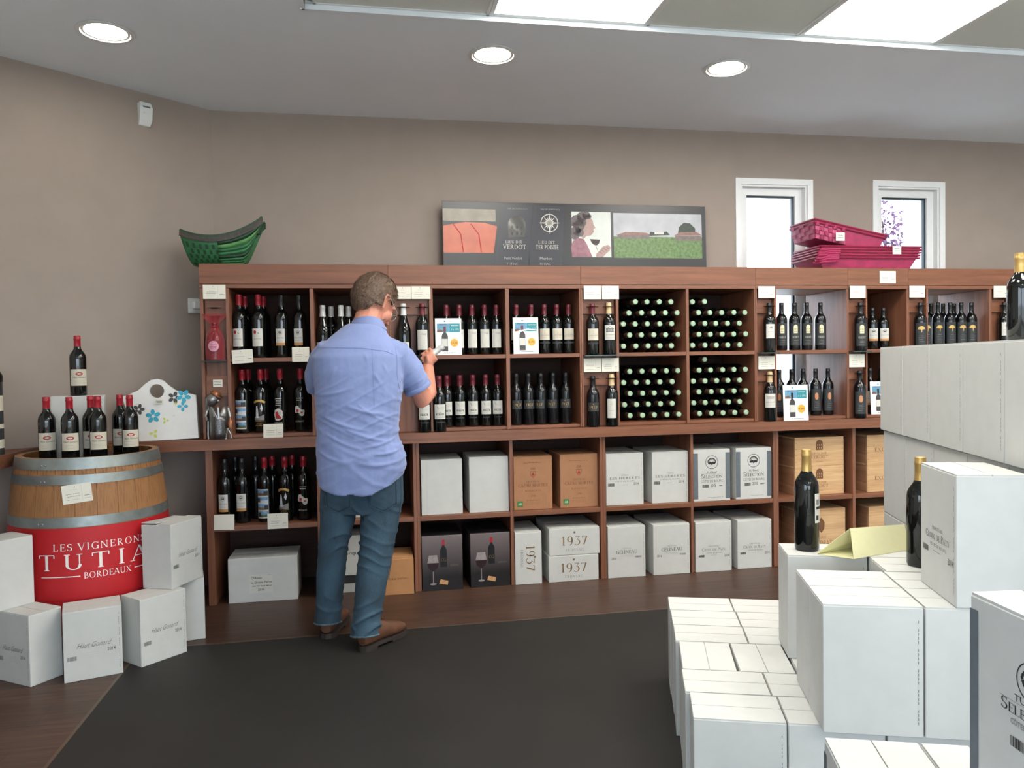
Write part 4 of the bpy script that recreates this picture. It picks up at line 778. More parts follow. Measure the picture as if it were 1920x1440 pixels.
crate('upper verdot branded wooden crate on the shelf', 2.59, .05, ZS+.181, .335, .30, .18, k_verd); crate('lower verdot branded wooden crate on the shelf', 2.59, .05, ZS, .335, .30, .18, k_verd); crate('wooden crate with pentagon brand standing on the floor', 2.6, .05, 0, .335, .30, .335, k_drat)
crate('upper wooden crate branded excellence on the shelf', 3.09, .05, ZS+.181, .335, .30, .18, k_exc); crate('lower wooden crate branded excellence on the shelf', 3.09, .05, ZS, .335, .30, .18, k_exc); crate('wooden crate branded excellence standing on the floor', 3.1, .05, 0, .335, .30, .33, k_exc)

# ---- the big white stack, turned about 19.5 degrees to the shelves
SA = math.radians(-19.5); SO = Vector((.816, -2.436)); E1 = Vector((math.cos(SA), math.sin(SA))); E2 = Vector((-math.sin(SA), math.cos(SA)))
def S(u, v): p = SO+E1*u+E2*v; return p.x, p.y
BW, BD, BH = .238, .163, .329
def stack(label, u0, v0, tier, turned=False, art=None, key=None, z=None, w=BW, d=BD, h=BH, jit=.0, group=None):
    du, dv = (d, w) if turned else (w, d)
    x, y = S(u0+du/2, v0+dv/2)
    return carton(label, x, y, tier*.33 if z is None else z, w, d, h, art or (lambda a, ww, hh: perf(a, ww, hh)), key or 'perf', SA+(-PI/2 if turned else 0)+jit, group=group)
rows1 = [(0.0, .012, False), (.167, 0, False), (.333, .004, True), (.575, -.006, False), (.741, -.008, False), (.907, -.012, False)]
nm = ['front row', 'second row', 'crosswise third row', 'fourth row', 'fifth row', 'rear row']
for j, (v0, u0, tn) in enumerate(rows1):
    if tn:
        for i in range(2): stack('%s carton of the crosswise third row in the low white block' % ('left', 'right')[i], u0+i*.170, v0, 0, True, jit=(-.01, .012)[i])
        stack('floor carton at the right end of the crosswise third row', u0+.342, v0, 0, True)
    else:
        for i in range(2): stack('%s floor carton in the %s of the low white block' % (('left', 'right')[i], nm[j]), u0+i*(BW+.004), v0, 0, jit=random.uniform(-.008, .008) if i == 0 else 0)
for u0, v0, l in ((.497, .0, 'front'), (.738, .0, 'front right'), (.494, .167, 'second row'), (.736, .167, 'second row right'), (.52, .34, 'third row'), (.52, .51, 'fourth row')): stack('floor carton carrying the second tier at the %s' % l, u0, v0, 0)
# second tier
for u0, v0, l in ((.33, -.045, 'large white carton at the front left of the second tier'), (.33, .121, 'second tier carton directly behind the front left one'), (.572, -.045, 'second tier carton under the croix de paty carton'), (.572, .121, 'second tier carton behind the one under croix de paty'), (.338, .455, 'second tier carton under the gold capped bottle and yellow card'), (.582, .455, 'second tier carton right of the yellow folded card'), (.582, .289, 'second tier carton the half hidden gold capped bottle stands on')): stack(l, u0, v0, 1)
stack('white carton printed croix de paty on top of the second tier', .642, -.048, 2, True, c_croix, 'croixbig')
# four tier wall on the right
vs = [-.10, .165, .43, .695, .96]
for j, v0 in enumerate(vs):
    for t in range(4):
        if t == 0 and j < 2: continue
        stack('carton in the %s, %s place from the far end of the tall white wall' % (('bottom tier', 'second tier', 'third tier', 'top tier')[t], ORD[len(vs)-1-j]), .84+(.012 if t < 3 else 0), v0, t, True, w=.259)
for j in (0, 1): stack('floor carton under the near end of the tall white wall, %s one' % ('nearer', 'farther')[j], .986, vs[j], 0, True, w=.259)
for t in range(4):
    for k in range(2): stack('%s carton behind the tall white wall under the bottle' % (ORD[t]+' tier '+('inner', 'outer')[k]), 1.019+k*.168, .695, t, True, w=.259)
x, y = S(.338+.075, .455+.08); bottle('tasting', 'gold capped bottle standing on the white cartons beside the yellow card', x, y, .66, .325, .038, rz=.75)
x, y = S(.70, .365); bottle('tasting', 'gold capped bottle half hidden behind the croix de paty carton', x, y, .66, .322, .038, rz=1.15)
x, y = S(1.165, .80); bottle('tasting', 'gold capped bottle on top of the tall white wall at the right edge', x, y, 1.32, .305, .0385, rz=.35)
# nearer stack of grey edged cartons
SW, SD2, SH = .24, .15, .314
for i in range(2):
    for t in range(2): stack('%s grey edged carton in the nearest stack, %s' % (('left', 'right')[i], ('on the floor', 'second tier')[t]), .183+i*.154, -.703-SW, t, True, c_selbig, 'selbig', z=t*.315, w=SW, d=SD2, h=SH)
carton('grey edged carton with tree emblem topmost of the nearest stack', .827+SD2/2-.009, -3.405-SW/2, .63, SW, SD2, SH, c_selbig, 'selbig', math.radians(-97.5))
# yellow folded card
m_yel = mat('pale_yellow_card', (232, 226, 178), .8, var=.02)
yc = thing('folded_price_card', 'pale yellow folded card lying on the white cartons', 'card', (1.50, -2.14, .66), math.radians(2))
MB().add([(-.05, -.075, 0), (.20, -.02, 0), (.20, .012, .075), (-.03, -.03, .085), (-.12, .012, .001), (.16, .075, .001)], [(0, 1, 2, 3), (4, 3, 2, 5)]).obj('front_leaf', m_yel, yc)
md = yc.children[0].modifiers.new('thickness', 'SOLIDIFY'); md.thickness = .0012
MB().add([(-.05, -.075, .0002), (.20, -.02, .0002), (.16, .075, .0002), (-.12, .012, .0002)], [(0, 1, 2, 3)]).obj('base_leaf', m_yel, yc)
# ================================================================== BARREL CORNER
m_oak = wood('barrel_oak', (94, 62, 38), (160, 112, 70), 'z', .65, .8, 2.2); m_oakd = wood('barrel_head_oak', (52, 38, 30), (82, 60, 46), 'x', .7)
m_galv = mat('galvanised_hoop', (142, 148, 146), .42, .7, var=.12, scale=25, bump=.03); m_banner = mat('red_barrel_wrap', (186, 24, 32), .55, var=.05, scale=14); m_wht = mat('white_print', (238, 234, 228), .6)
BCX, BCY, BHt = -1.317, -.39, .895
def brad(z): return .296+.043*(1-((z-BHt/2)/(BHt/2))**2)
ba = thing('wine_barrel', 'oak wine barrel with red wrap and white lettering beside the corner', 'barrel', (BCX, BCY, 0))
NS = 24; zs = [BHt*i/12 for i in range(13)]
sv = []; g = .0016
for i in range(13):
    z = zs[i]; r = brad(z); a = PI/NS-g/r/2
    sv.append([((r-dr)*math.sin(s*a), -(r-dr)*math.cos(s*a), z) for s, dr in ((-1, 0), (-.5, 0), (0, -.0), (.5, 0), (1, 0), (1, .024), (-1, .024))])
stave = MB().loft(sv).mesh('stave', m_oak, True)
for i in range(NS): link('stave', stave, ba, rot=(0, 0, 2*PI*i/NS))
hd = MB().lathe([(0, .845), (.274, .845), (.274, .866), (0, .866)], 40).obj('head', m_oakd, ba)
MB().lathe([(0, .04), (.274, .04), (.274, .06), (0, .06)], 40).obj('head', m_oakd, ba)
for z0, z1 in ((.846, .896), (.782, .822), (.598, .642), (.075, .12), (0.0, .05)):
    P = [(brad(z0)+.0005, z0), (brad(z0)+.0035, z0), (brad((z0+z1)/2)+.0035, (z0+z1)/2), (brad(z1)+.0035, z1), (brad(z1)+.0005, z1), (brad((z0+z1)/2)+.0005, (z0+z1)/2), (brad(z0)+.0005, z0)]
    h = MB().lathe(P, 56).obj('hoop', m_galv, ba, smooth=True)
    for k in (-.33, -.27):
        for zz in ((z0+z1)/2-.006,): MB().lathe([(0, .0035), (.004, .003), (.0055, 0)], 10, Matrix.Translation(((brad(zz)+.0036)*math.sin(k), -(brad(zz)+.0036)*math.cos(k), zz)) @ Matrix.Rotation(k, 4, 'Z') @ Matrix.Rotation(PI/2, 4, 'X')).obj('rivet', m_galv, h)
wr = MB().lathe([(brad(z)+.0012, z) for z in [.125+.47*i/12 for i in range(13)]], 64); wr.f = [q for q in wr.f if len(q) == 4]
wr = wr.obj('red_wrap', m_banner, ba, smooth=True); wr['label'] = 'red wrap with white wine grower lettering'
a = Art(); A0 = .50
a.text(m_wht, 'LES VIGNERONS DE', .015, .498, .030, width=.46, spacing=.22); a.text(m_wht, 'TUTIAC', 0, .414, .068, width=.555, spacing=.36); a.text(m_wht, 'BORDEAUX', 0, .372, .027, width=.19, spacing=.12)
for s in (-1, 1): a.rect(m_wht, min(s*.11, s*.27), max(s*.11, s*.27), .383, .3865, 'rule', .0004, 8)
def onbarrel(x, z, l): r = brad(z)+.0018+l; an = A0+x/brad(.42); return (r*math.sin(an), -r*math.cos(an), z)
a.build(wr, onbarrel, .02)
# price card stuck to the staves
def card_art(w, h, split=True, lines=2, key=0):
    a = Art(); a.rect(m_grey, -w*.06-.0015, -w*.06+.0015, h*.84, h*.9, 'crest'); a.lines(m_lgrey, -w*.22, w*.08, h*.72, 1, .003, .001)
    if split: a.rect(m_lgrey, w*.16, w*.166, h*.08, h*.92, 'rule')
    a.lines(m_grey, -w*.38, w*.1, h*.5, 2 if key % 2 else 1, h*.13, .0018, .12); a.lines(m_grey, -w*.38, w*.1, h*.2, 1, .004, .0012, .1)
    r = .0016
    if split: a.lines(m_ink, w*.24, w*.42, h*.34, 1, .004, .0018, .02); a.lines(m_grey, w*.22, w*.44, h*.2, 1, .004, .001, .02)
    return a
m_tag = mat('cream_price_card', (226, 222, 208), .7, var=.02, scale=50)
CARD = {}
def price_card(label, x0, x1, z0, z1, y, rx=0, rz=0, key=0, ry=0, blank=False):
    w, h = x1-x0, z1-z0; o = thing('price_card', label, 'price card', ((x0+x1)/2, y, z0), group='price cards'); o.rotation_euler = (rx, ry, rz)
    b = MB().box(-w/2, w/2, 0, .0016, 0, h).obj('card', m_tag, o)
    if not blank: card_art(w, h, key=key).build(b, flat_front(0))
    return o
bt = price_card('cream price card tacked to the barrel staves', -.058, .058, 0, .082, 0, key=1)
an = .17; rr_ = brad(.73)
bt.location = (BCX+(rr_+.004)*math.sin(an), BCY-(rr_+.004)*math.cos(an), .703); bt.rotation_euler = (math.radians(-5), math.radians(-6), an)
# cartons round the barrel
LW, LD, LHt = .216, .158, .291
carton('floor carton facing front just below the red barrel wrap', -1.178, -.836, 0, LW, LD, LHt, c_haut, 'haut', math.radians(18.7))
carton('floor carton under the tilted top carton right of the barrel', -.968, -.706, 0, LW, .15, LHt, c_haut, 'haut', math.radians(45.8))
carton('carton stacked highest right of the barrel with a lifted flap', -.915, -.566, LHt+.0005, .222, .152, .29, c_haut, 'hautd', math.radians(66), open_=math.radians(3.5))
carton('plain floor carton standing in the gap behind the stacked carton', -.882, -.46, 0, .15, .15, LHt, None, None, math.radians(13))
carton('leftmost floor carton with its lettering turned to the left edge', -1.425, -.835, 0, LW, .14, LHt, c_haut, 'haut', math.radians(-35))
carton('blank carton on top of the leftmost floor carton', -1.558, -.791, LHt+.0005, LW, .155, .29, None, None, math.radians(51))
# bottles and a carton on the barrel head
ZB = .8665
for x, y, l in ((-1.472, -.46, 'leftmost red capped bottle on the barrel'), (-1.353, -.52, 'second red capped bottle on the barrel, in front of the carton'), (-1.24, -.50, 'front red capped bottle of the middle pair on the barrel'), (-1.295, -.425, 'rear red capped bottle of the middle pair on the barrel'), (-1.125, -.42, 'rightmost front red capped bottle on the barrel beside the bag'), (-1.195, -.33, 'rear red capped bottle of the right pair on the barrel')):
    bottle('haut', l, x, y, ZB, .292, .0365, rz=.33, group='red capped bottles on the barrel')
carton('upright white carton on the barrel behind the bottles', -1.383, -.315, ZB, .225, .10, .291, lambda a, w, h: perf(a, w, h), 'perf', math.radians(14))
bottle('haut', 'red capped bottle standing on the white carton on the barrel', -1.383, -.31, ZB+.2915, .288, .0365, rz=.45)
# bag
m_bag = mat('white_leatherette', (226, 224, 220), .45, var=.02, scale=30, bump=.05, bscale=400); m_turq = mat('turquoise_print', (58, 164, 190), .5, var=.1); m_lime = mat('lime_print', (196, 206, 92), .5); m_dkg = mat('dark_grey_print', (70, 66, 68), .5)
bag = thing('flower_bag', 'white wine bag printed with turquoise and grey flowers', 'bag', (-1.085, .045, .9), math.radians(3))
def outline():
    L = [(-.125, 0), (.172, .006), (.162, .235), (.10, .252), (.062, .262), (.025, .292), (.0, .318), (-.03, .327), (-.062, .322), (-.092, .300), (-.125, .268), (-.165, .25), (-.205, .236)]
    return L
OL = outline(); hc = (-.034, .262); hr = .037
N = 24; hole = [(hc[0]+hr*math.cos(2*PI*i/N), hc[1]+hr*math.sin(2*PI*i/N)) for i in range(N)]
def bagside(name, sy):
    bm = bmesh.new(); vo = [bm.verts.new((x, 0, z)) for x, z in OL]; vh = [bm.verts.new((x, 0, z)) for x, z in hole]
    ed = [bm.edges.new((vo[i], vo[(i+1) % len(vo)])) for i in range(len(vo))]+[bm.edges.new((vh[i], vh[(i+1) % N])) for i in range(N)]
    bmesh.ops.triangle_fill(bm, edges=ed, use_beauty=True)
    bad = [f for f in bm.faces if (f.calc_center_median().xz-Vector(hc)).length < hr*.75 and all((v.co.xz-Vector(hc)).length < hr*1.05 for v in f.verts)]
    bmesh.ops.delete(bm, geom=bad, context='FACES')
    ex = bmesh.ops.extrude_face_region(bm, geom=list(bm.faces)); vs_ = [q for q in ex['geom'] if isinstance(q, bmesh.types.BMVert)]; bmesh.ops.translate(bm, verts=vs_, vec=(0, .004, 0))
    for v in bm.verts: v.co.y += sy*(.034*(1-(v.co.z/.33))**.8 if v.co.z < .33 else 0)
    bmesh.ops.recalc_face_normals(bm, faces=bm.faces); me = bpy.data.meshes.new(name); bm.to_mesh(me); bm.free(); me.materials.append(m_bag); return link(name, me, bag)
fs = bagside('front_panel', -1); bs = bagside('back_panel', 1)
def edge_strip(name, p, q):
    d = lambda z: .034*(1-z/.33)**.8
    MB().add([(p[0], -d(p[1]), p[1]), (q[0], -d(q[1]), q[1]), (q[0], d(q[1])+.004, q[1]), (p[0], d(p[1])+.004, p[1])], [(0, 1, 2, 3)]).obj(name, m_bag, bag)
edge_strip('bag_bottom', OL[0], OL[1]); edge_strip('bag_gusset', OL[1], OL[2]); edge_strip('bag_gusset', OL[-1], OL[0])
a = Art()
FL = [0]
def flower(m, x, y, r, n=5, ph=0):
    FL[0] += 1
    for i in range(n):
        g_ = ph+2*PI*i/n; cx, cy = x+r*.58*math.cos(g_), y+r*.58*math.sin(g_); a.poly(m, [(cx+r*.42*math.cos(t)*math.cos(g_)-r*.3*math.sin(t)*math.sin(g_), cy+r*.42*math.cos(t)*math.sin(g_)+r*.3*math.sin(t)*math.cos(g_)) for t in [2*PI*j/8 for j in range(8)]], 'flower', FL[0]*.00002)
flower(m_dkg, -.122, .168, .03); flower(m_turq, -.052, .13, .038, 5, .4); flower(m_dkg, .053, .226, .033); flower(m_turq, .1, .232, .038, 5, 1); flower(m_turq, .095, .178, .028, 4); flower(m_lime, -.048, .038, .024, 3, 1); flower(m_lime, .008, .105, .018, 3); flower(m_lime, .06, .196, .009, 4); flower(m_lime, .05, .13, .006, 3)
a.build(fs, lambda x, z, l: (x, -.034*(1-z/.33)**.8-.0008-l, z))
tg = MB().box(-.022, .022, -.0015, 0, 0, .026).obj('swing_tag', m_tag, bag, loc=(-.02, -.0245, .195)); aa = Art().lines(m_ink, -.016, .016, .019, 3, .006, .002, .1); aa.build(tg, flat_front(-.0015))
# metal figure bottle holder
m_steel = mat('grey_sheet_steel', (150, 148, 146), .35, .85, var=.15, scale=60); m_perf = mat('perforated_steel', (104, 102, 102), .4, .8, var=.5, scale=180); m_copr = mat('copper_sheet', (166, 108, 74), .35, .7)
fg = thing('figure_bottle_holder', 'metal figure with copper cap and small dog holding bottles', 'figurine', (-.80, -.002, .9), math.radians(-6))
def wrap(r, a0, a1, z0, zt, n=20):
    mb = MB(); mb.grid(lambda u, t: (r*math.sin(a0+(a1-a0)*u), -r*math.cos(a0+(a1-a0)*u), z0+(zt(u)-z0)*t), n, 4); return mb
c1 = wrap(.05, -2.4, 2.4, 0, lambda u: .175-(.06*max(0, 1-abs(u-.53)/.13))).obj('coat', m_steel, fg, smooth=True); c1.modifiers.new('t', 'SOLIDIFY').thickness = .002
c2 = wrap(.0515, -.25, .95, .004, lambda u: .13-.02*abs(u-.5)).obj('perforated_front', m_perf, fg, smooth=True); c2.modifiers.new('t', 'SOLIDIFY').thickness = .001
for i in range(2): MB().add([((.0525)*math.sin(q), -.0525*math.cos(q), z) for q, z in ((-.35+.5*i, .172), (-.1+.4*i, .172), (.25+.1*i, .112), (.1+.1*i, .108))], [(0, 1, 2, 3)]).obj('lapel', m_steel, fg).modifiers.new('t', 'SOLIDIFY').thickness = .0015
MB().lathe([(0, -.036), (.018, -.033), (.033, -.016), (.036, 0), (.032, .017), (.018, .032), (0, .036)], 18, Matrix.Translation((-.028, -.012, .213)) @ Matrix.Rotation(math.radians(35), 4, 'Y') @ Matrix.Diagonal((.9, .9, 1.1, 1))).obj('head', m_steel, fg, smooth=True)
MB().tube([(-.052, 0, .16), (-.05, -.004, .185), (-.038, -.01, .2)], [.02, .017, .02], 12).obj('neck', m_steel, fg, smooth=True)
MB().lathe([(.031, 0), (.034, .002), (.026, .006), (.022, .02), (0, .024)], 16, Matrix.Translation((-.012, -.014, .236)) @ Matrix.Rotation(math.radians(35), 4, 'Y')).obj('cap', m_copr, fg, smooth=True)
MB().lathe([(0, -.008), (.007, -.004), (.008, 0), (.006, .005), (0, .008)], 10, Matrix.Translation((.008, -.036, .206))).obj('nose', m_steel, fg, smooth=True)
for p in ([(-.055, 0, .165), (-.066, -.012, .125), (-.05, -.03, .1)], [(.052, -.012, .165), (.064, -.02, .12), (.062, -.03, .08)]): MB().tube(p, [.01, .008, .006], 8).obj('arm', m_steel, fg, smooth=True)
MB().tube([(-.052, -.02, .1), (-.052, -.025, .02), (-.05, -.026, .002)], .005, 6).obj('cane', m_steel, fg)
MB().lathe([(0, 0), (.012, .001), (.014, .02), (.012, .035), (.005, .045), (.004, .06), (0, .06)], 12, Matrix.Translation((.066, -.028, .06))).obj('copper_bottle', m_copr, fg, smooth=True)
dg_ = MB().tube([(.05, -.055, .004), (.052, -.055, .03), (.06, -.052, .05)], .004, 6).tube([(.078, -.055, .004), (.074, -.055, .03), (.062, -.052, .05)], .004, 6).tube([(.06, -.052, .05), (.058, -.054, .062)], .009, 8).tube([(.045, -.06, .003), (.054, -.055, .004)], .004, 6).tube([(.085, -.06, .003), (.076, -.055, .004)], .004, 6)
dg_.obj('dog', m_steel, fg, smooth=True)
# bottle in a red organza bag on the left display strip
m_org = mat('red_organza', (176, 36, 48), .5, var=.12, scale=90, alpha=.42, sheen=.5); m_pink = mat('pink_round_label', (206, 148, 168), .6); m_jam = mat('dark_red_glass', (60, 12, 22), .1, spec=.6)
ob = thing('gift_wrapped_bottle', 'small dark bottle in a red organza bag with round pink label', 'bottle', (-.81, -.006, ZG))
MB().lathe([(0, .004), (.03, 0), (.036, .006), (.037, .1), (.034, .125), (.022, .148), (.013, .158), (.0125, .19), (.0145, .192), (.0145, .2), (0, .2)], 20).obj('glass_body', m_jam, ob, smooth=True)
def organ(u, t):
    an_ = 2*PI*u; P_ = [(.047, 0), (.048, .05), (.046, .11), (.036, .15), (.018, .178), (.026, .2), (.05, .225), (.058, .245)]; k = t*7; i = min(6, int(k)); f_ = k-i; r = P_[i][0]*(1-f_)+P_[i+1][0]*f_; z = P_[i][1]*(1-f_)+P_[i+1][1]*f_
    r *= 1+(.05+.1*max(0, t-.6))*math.sin(9*an_+3*t); return (r*math.cos(an_), r*math.sin(an_)*.85, z+.001)
MB().grid(organ, 48, 21).obj('organza_bag', m_org, ob, smooth=True)
MB().lathe([(.0205, 0), (.023, .003), (.0205, .006), (.019, .003), (.0205, 0)], 16, Matrix.Translation((0, 0, .175))).obj('ribbon', m_red, ob, smooth=True)
a = Art().disc(m_pink, 0, .075, .028, n=24, name='label'); a.lines(m_redink, -.018, .018, .083, 3, .009, .0022, .1); a.build(ob, cyl(.0485), .005)
price_card('price card at the top of the left display strip', -.863, -.748, 1.647, 1.723, -.012, key=1)
sm_ = thing('small_sign', 'small white sign on the wooden block above the metal figure', 'sign', (-.8045, .018, 1.178)); MB().box(-.024, .024, -.006, 0, 0, .039).obj('plate', m_tag, sm_); Art().lines(m_ink, -.018, .018, .03, 3, .008, .0026, .1).build(sm_, flat_front(-.006))
wb = thing('sign_block', 'plain square wooden block behind the small white sign', 'block', (-.809, .046, 1.128)); box('block', m_wh, wb, -.055, .055, -.0275, -.0003, 0, .11, bevel=.001)
# remaining price cards
for l, x0, x1, z0, z1, y, k, rx in (('tilted price card under the red dot bottles', -.723, -.616, 1.303, 1.376, -.004, 0, -.0), ('price card on the shelf edge just left of the man', -.414, -.323, 1.306, 1.386, -.004, 1, 0), ('price card leaning on the worktop edge under the novelty bottles', -.571, -.468, .9, .974, -.03, 1, -.15),
    ('price card half hidden by the head of the man', .15, .234, 1.646, 1.716, -.006, 0, 0), ('price card right of the head of the man above two bottles', .237, .342, 1.646, 1.717, -.006, 1, 0), ('upper left one of four price cards around the 1937 bottle', 1.23, 1.333, 1.644, 1.722, -.006, 1, 0), ('upper right one of four price cards around the 1937 bottle', 1.339, 1.442, 1.644, 1.722, -.006, 0, 0), ('lower left one of four price cards around the 1937 bottle', 1.224, 1.329, 1.221, 1.3, -.006, 0, 0), ('lower right one of four price cards around the 1937 bottle', 1.333, 1.436, 1.221, 1.3, -.006, 1, 0),
    ('upper price card left of the bright window compartment', 2.323, 2.432, 1.65, 1.721, -.006, 0, 0), ('lower price card left of the bright window compartment', 2.32, 2.428, 1.218, 1.297, -.006, 1, 0), ('upper price card between the two window compartments', 2.935, 3.044, 1.649, 1.725, -.006, 0, 0), ('lower price card between the two window compartments', 2.93, 3.035, 1.22, 1.301, -.006, 1, 0), ('price card above the gold tree bottle in a ring', 3.351, 3.46, 1.652, 1.726, -.006, 0, 0), ('price card at the far right above the tallest cartons', 3.96, 4.071, 1.651, 1.727, -.006, 0, 0), ('price card stuck on the fascia below the red baskets', 3.141, 3.253, 1.741, 1.817, -.008, 1, 0),
    ('price card below the gold banner bottle on the lowest bottle shelf', -.564, -.457, .4, .484, -.002, 1, 0)):
    o = price_card(l, x0, x1, z0, z1, y, rx=rx, key=k)
    if 'tilted' in l: o.rotation_euler = (0, math.radians(-3), 0)
price_card('blank white card at the left of the lowest bottle shelf', -.841, -.737, .409, .492, -.004, ry=.03, blank=True)
price_card('price card behind the right elbow of the man, above worktop', .15, .25, 1.225, 1.3, -.006, key=0)
# promotion cards
m_card2 = mat('white_promo_card', (236, 236, 234), .45, var=.01); m_teal = mat('teal_print', (36, 138, 150), .5, var=.04); m_sea = mat('sea_print', (98, 148, 178), .5, var=.25, scale=120); m_sun = mat('gold_sun_print', (222, 168, 62), .5, var=.12, scale=120); m_pbody = mat('printed_bottle_grey', (62, 58, 60), .5)
def promo(label, x0, z0, y, w, h, rx, rz=0, cap=m_wine, wave=False, price='13,50'):
    o = thing('promotion_card', label, 'promo card', (x0+w/2, y, z0), rz, 'promotion cards'); o.rotation_euler = (rx, 0, rz)
    b = MB().box(-w/2, w/2, 0, .002, 0, h).obj('card', m_card2, o); f = MB().add([(-w/2, .001, 0), (w/2, .001, 0), (w/2, .022, .001), (-w/2, .022, .001), (-w/2, .001, .002), (w/2, .001, .002)], [(0, 1, 2, 3), (4, 5, 2, 3)]).obj('foot', m_card2, o)
    a = Art(); a.text(m_grey, 'TUTIAC', w*.05, h*.9, h*.035, width=w*.2); a.rect(m_teal, -w*.16, -w*.1, h*.9, h*.94, 'logo'); a.rect(m_sea, -w*.43, w*.06, h*.62, h*.86, 'sea_picture'); a.rect(m_teal, w*.06, w*.44, h*.62, h*.86, 'offer_panel'); a.poly(m_ph[1], [(-w*.43, h*.62), (-w*.2, h*.62), (-w*.26, h*.7), (-w*.43, h*.68)], 'sea_picture', .0002); a.rect(m_dkg, -w*.34, -w*.06, h*.825, h*.84, 'sea_picture', .0002)
    a.text(m_paper, '6 x 10%', w*.25, h*.67, h*.05, 'sans', width=w*.3, shear=.15); a.lines(m_paper, w*.1, w*.4, h*.8, 1, .004, .004, .05)
    flat_bottle(a, -w*.14, h*.1, h*.68, m_pbody, cap, None, m_paper, .0004); cx, cy = w*.22, h*.33; a.disc(m_sun, cx, cy, w*.155, n=20, name='price_sun')
    for i in range(16): g_ = 2*PI*i/16; a.disc(m_sun, cx+w*.2*math.cos(g_), cy+w*.2*math.sin(g_), w*.014, n=5, name='price_sun')
    a.text(m_brink, price, cx, cy-h*.025, h*.05, 'sans', width=w*.22, bold=.01); a.lines(m_ink, -w*.2, w*.3, h*.055, 1, .004, .0024, .02)
    if wave: a.poly(m_card2, [(-w*.5, h*.58), (-w*.2, h*.66), (w*.05, h*.69), (w*.5, h*.66), (w*.5, h*.64), (w*.1, h*.66), (-w*.2, h*.61), (-w*.5, h*.54)], 'wave', .0008)
    a.build(b, flat_front(0))
promo('promotion card nearest the hand of the man', .366, SZ1+.001, .004, .148, .207, -.06); promo('promotion card with a white wave under its sea picture', .812, SZ1+.001, .004, .148, .209, -.06, wave=True, price='5,70')
promo('promotion card on the worktop in front of the copper emblem bottles', 2.478, .9005, -.02, .165, .218, -.05, cap=m_pblack, price='9,80'); promo('promotion card partly hidden by the tall white carton wall', 3.106, Z1+.0006, .03, .15, .207, -.06, cap=m_pblack)
# poster on top of the shelves
m_pst = mat('black_glossy_poster', (20, 21, 25), .32, var=.06, scale=10, spec=.6); m_lab2 = mat('poster_label_grey', (48, 49, 58), .3); m_barl = mat('poster_red_barrel', (196, 104, 78), .3, var=.12, scale=8); m_skyp = mat('poster_cloudy_sky', (176, 178, 184), .35, var=.18, scale=7); m_vin = mat('poster_vineyard', (96, 124, 74), .35, var=.4, scale=55); m_stone = mat('poster_stone_house', (112, 100, 96), .35, var=.2, scale=40); m_roofp = mat('poster_tile_roof', (134, 100, 92), .35, var=.15, scale=40); m_treep = mat('poster_tree', (40, 54, 44), .35, var=.4, scale=60); m_mist = mat('poster_bright_haze', (206, 212, 206), .35, var=.08, scale=9); m_coat = mat('poster_rose_coat', (146, 100, 112), .35, var=.25, scale=30); m_hair = mat('poster_hair', (98, 88, 90), .35, var=.3, scale=70); m_floorp = mat('poster_pale_wall', (150, 142, 128), .35, var=.2, scale=9)
po = thing('wine_poster', 'long glossy black poster with vineyard picture on top of the shelves', 'poster', (.455, .385, UZ1+.0005)); po.rotation_euler = (math.radians(-2), 0, 0)
PW, PH = 1.715, .443
pb = MB().box(0, PW, 0, .006, 0, PH).obj('board', m_pst, po, bevel=.001)
a = Art(); U = PW/493.0; VZ = lambda y: PH-(y-378)*PH/136.0    # photo detail measured on the board, in board units
X_ = lambda x: (x-830)*U
a.rect(m_floorp, X_(831), X_(925), VZ(415), VZ(392), 'barrel_picture'); a.poly(m_barl, [(X_(831), VZ(475)), (X_(920), VZ(475)), (X_(927), VZ(424)), (X_(905), VZ(418)), (X_(870), VZ(417)), (X_(831), VZ(424))], 'barrel_picture', .0002)
for k in (848, 880): a.line(m_redink, [(X_(k), VZ(420)), (X_(k+14), VZ(440)), (X_(k+18), VZ(474))], .006, 'barrel_picture', .0004)
for x0, t1, t2, em in ((930, 'LIEU DIT', 'VERDOT', 'arch'), (990, 'LIEU DIT', 'TER POINTE', 'star')):
    a.poly(m_lab2, [(X_(x0+6), VZ(382)), (X_(x0+62), VZ(384)), (X_(x0+54), VZ(498)), (X_(x0-8), VZ(498))], 'label_picture'); cx = X_(x0+33)
    if em == 'arch': arch(a, m_paper, cx, VZ(446), 32*U, 40*U, 'label_picture', m_lab2)
    else:
        cy = VZ(416); a.ring(m_paper, cx, cy, 15*U, 16.5*U, 24, 'label_picture', .0002)
        for i in range(16): g_ = PI*i/8; L_ = (20 if i % 4 == 0 else 15 if i % 2 == 0 else 11)*U; a.poly(m_paper, [(cx+2.2*U*math.cos(g_+1.57), cy+2.2*U*math.sin(g_+1.57)), (cx+L_*math.cos(g_), cy+L_*math.sin(g_)), (cx-2.2*U*math.cos(g_+1.57), cy-2.2*U*math.sin(g_+1.57))], 'label_picture', .0002)
    a.text(m_paper, t1, cx-6*U, VZ(456), 5*U, width=30*U, spacing=.2); a.text(m_paper, t2, cx-5*U, VZ(467), 8*U, width=42*U); a.text(m_lgrey, 'Petit Verdot' if em == 'arch' else 'Merlot', cx-8*U, VZ(487), 5*U, 'sans', width=(32 if em == 'arch' else 22)*U); a.text(m_lgrey, 'TUTIAC', cx-10*U, VZ(497), 4*U, width=20*U); a.text(m_lgrey, 'VIN DE BORDEAUX', cx+2*U, VZ(391), 2.5*U, width=36*U)
a.rect(m_mist, X_(1064), X_(1138), VZ(481), VZ(393), 'tasting_picture')
m_facep = mat('poster_face', (168, 138, 132), .35, var=.12, scale=30)
PP = lambda L: [(X_(x), VZ(y)) for x, y in L]
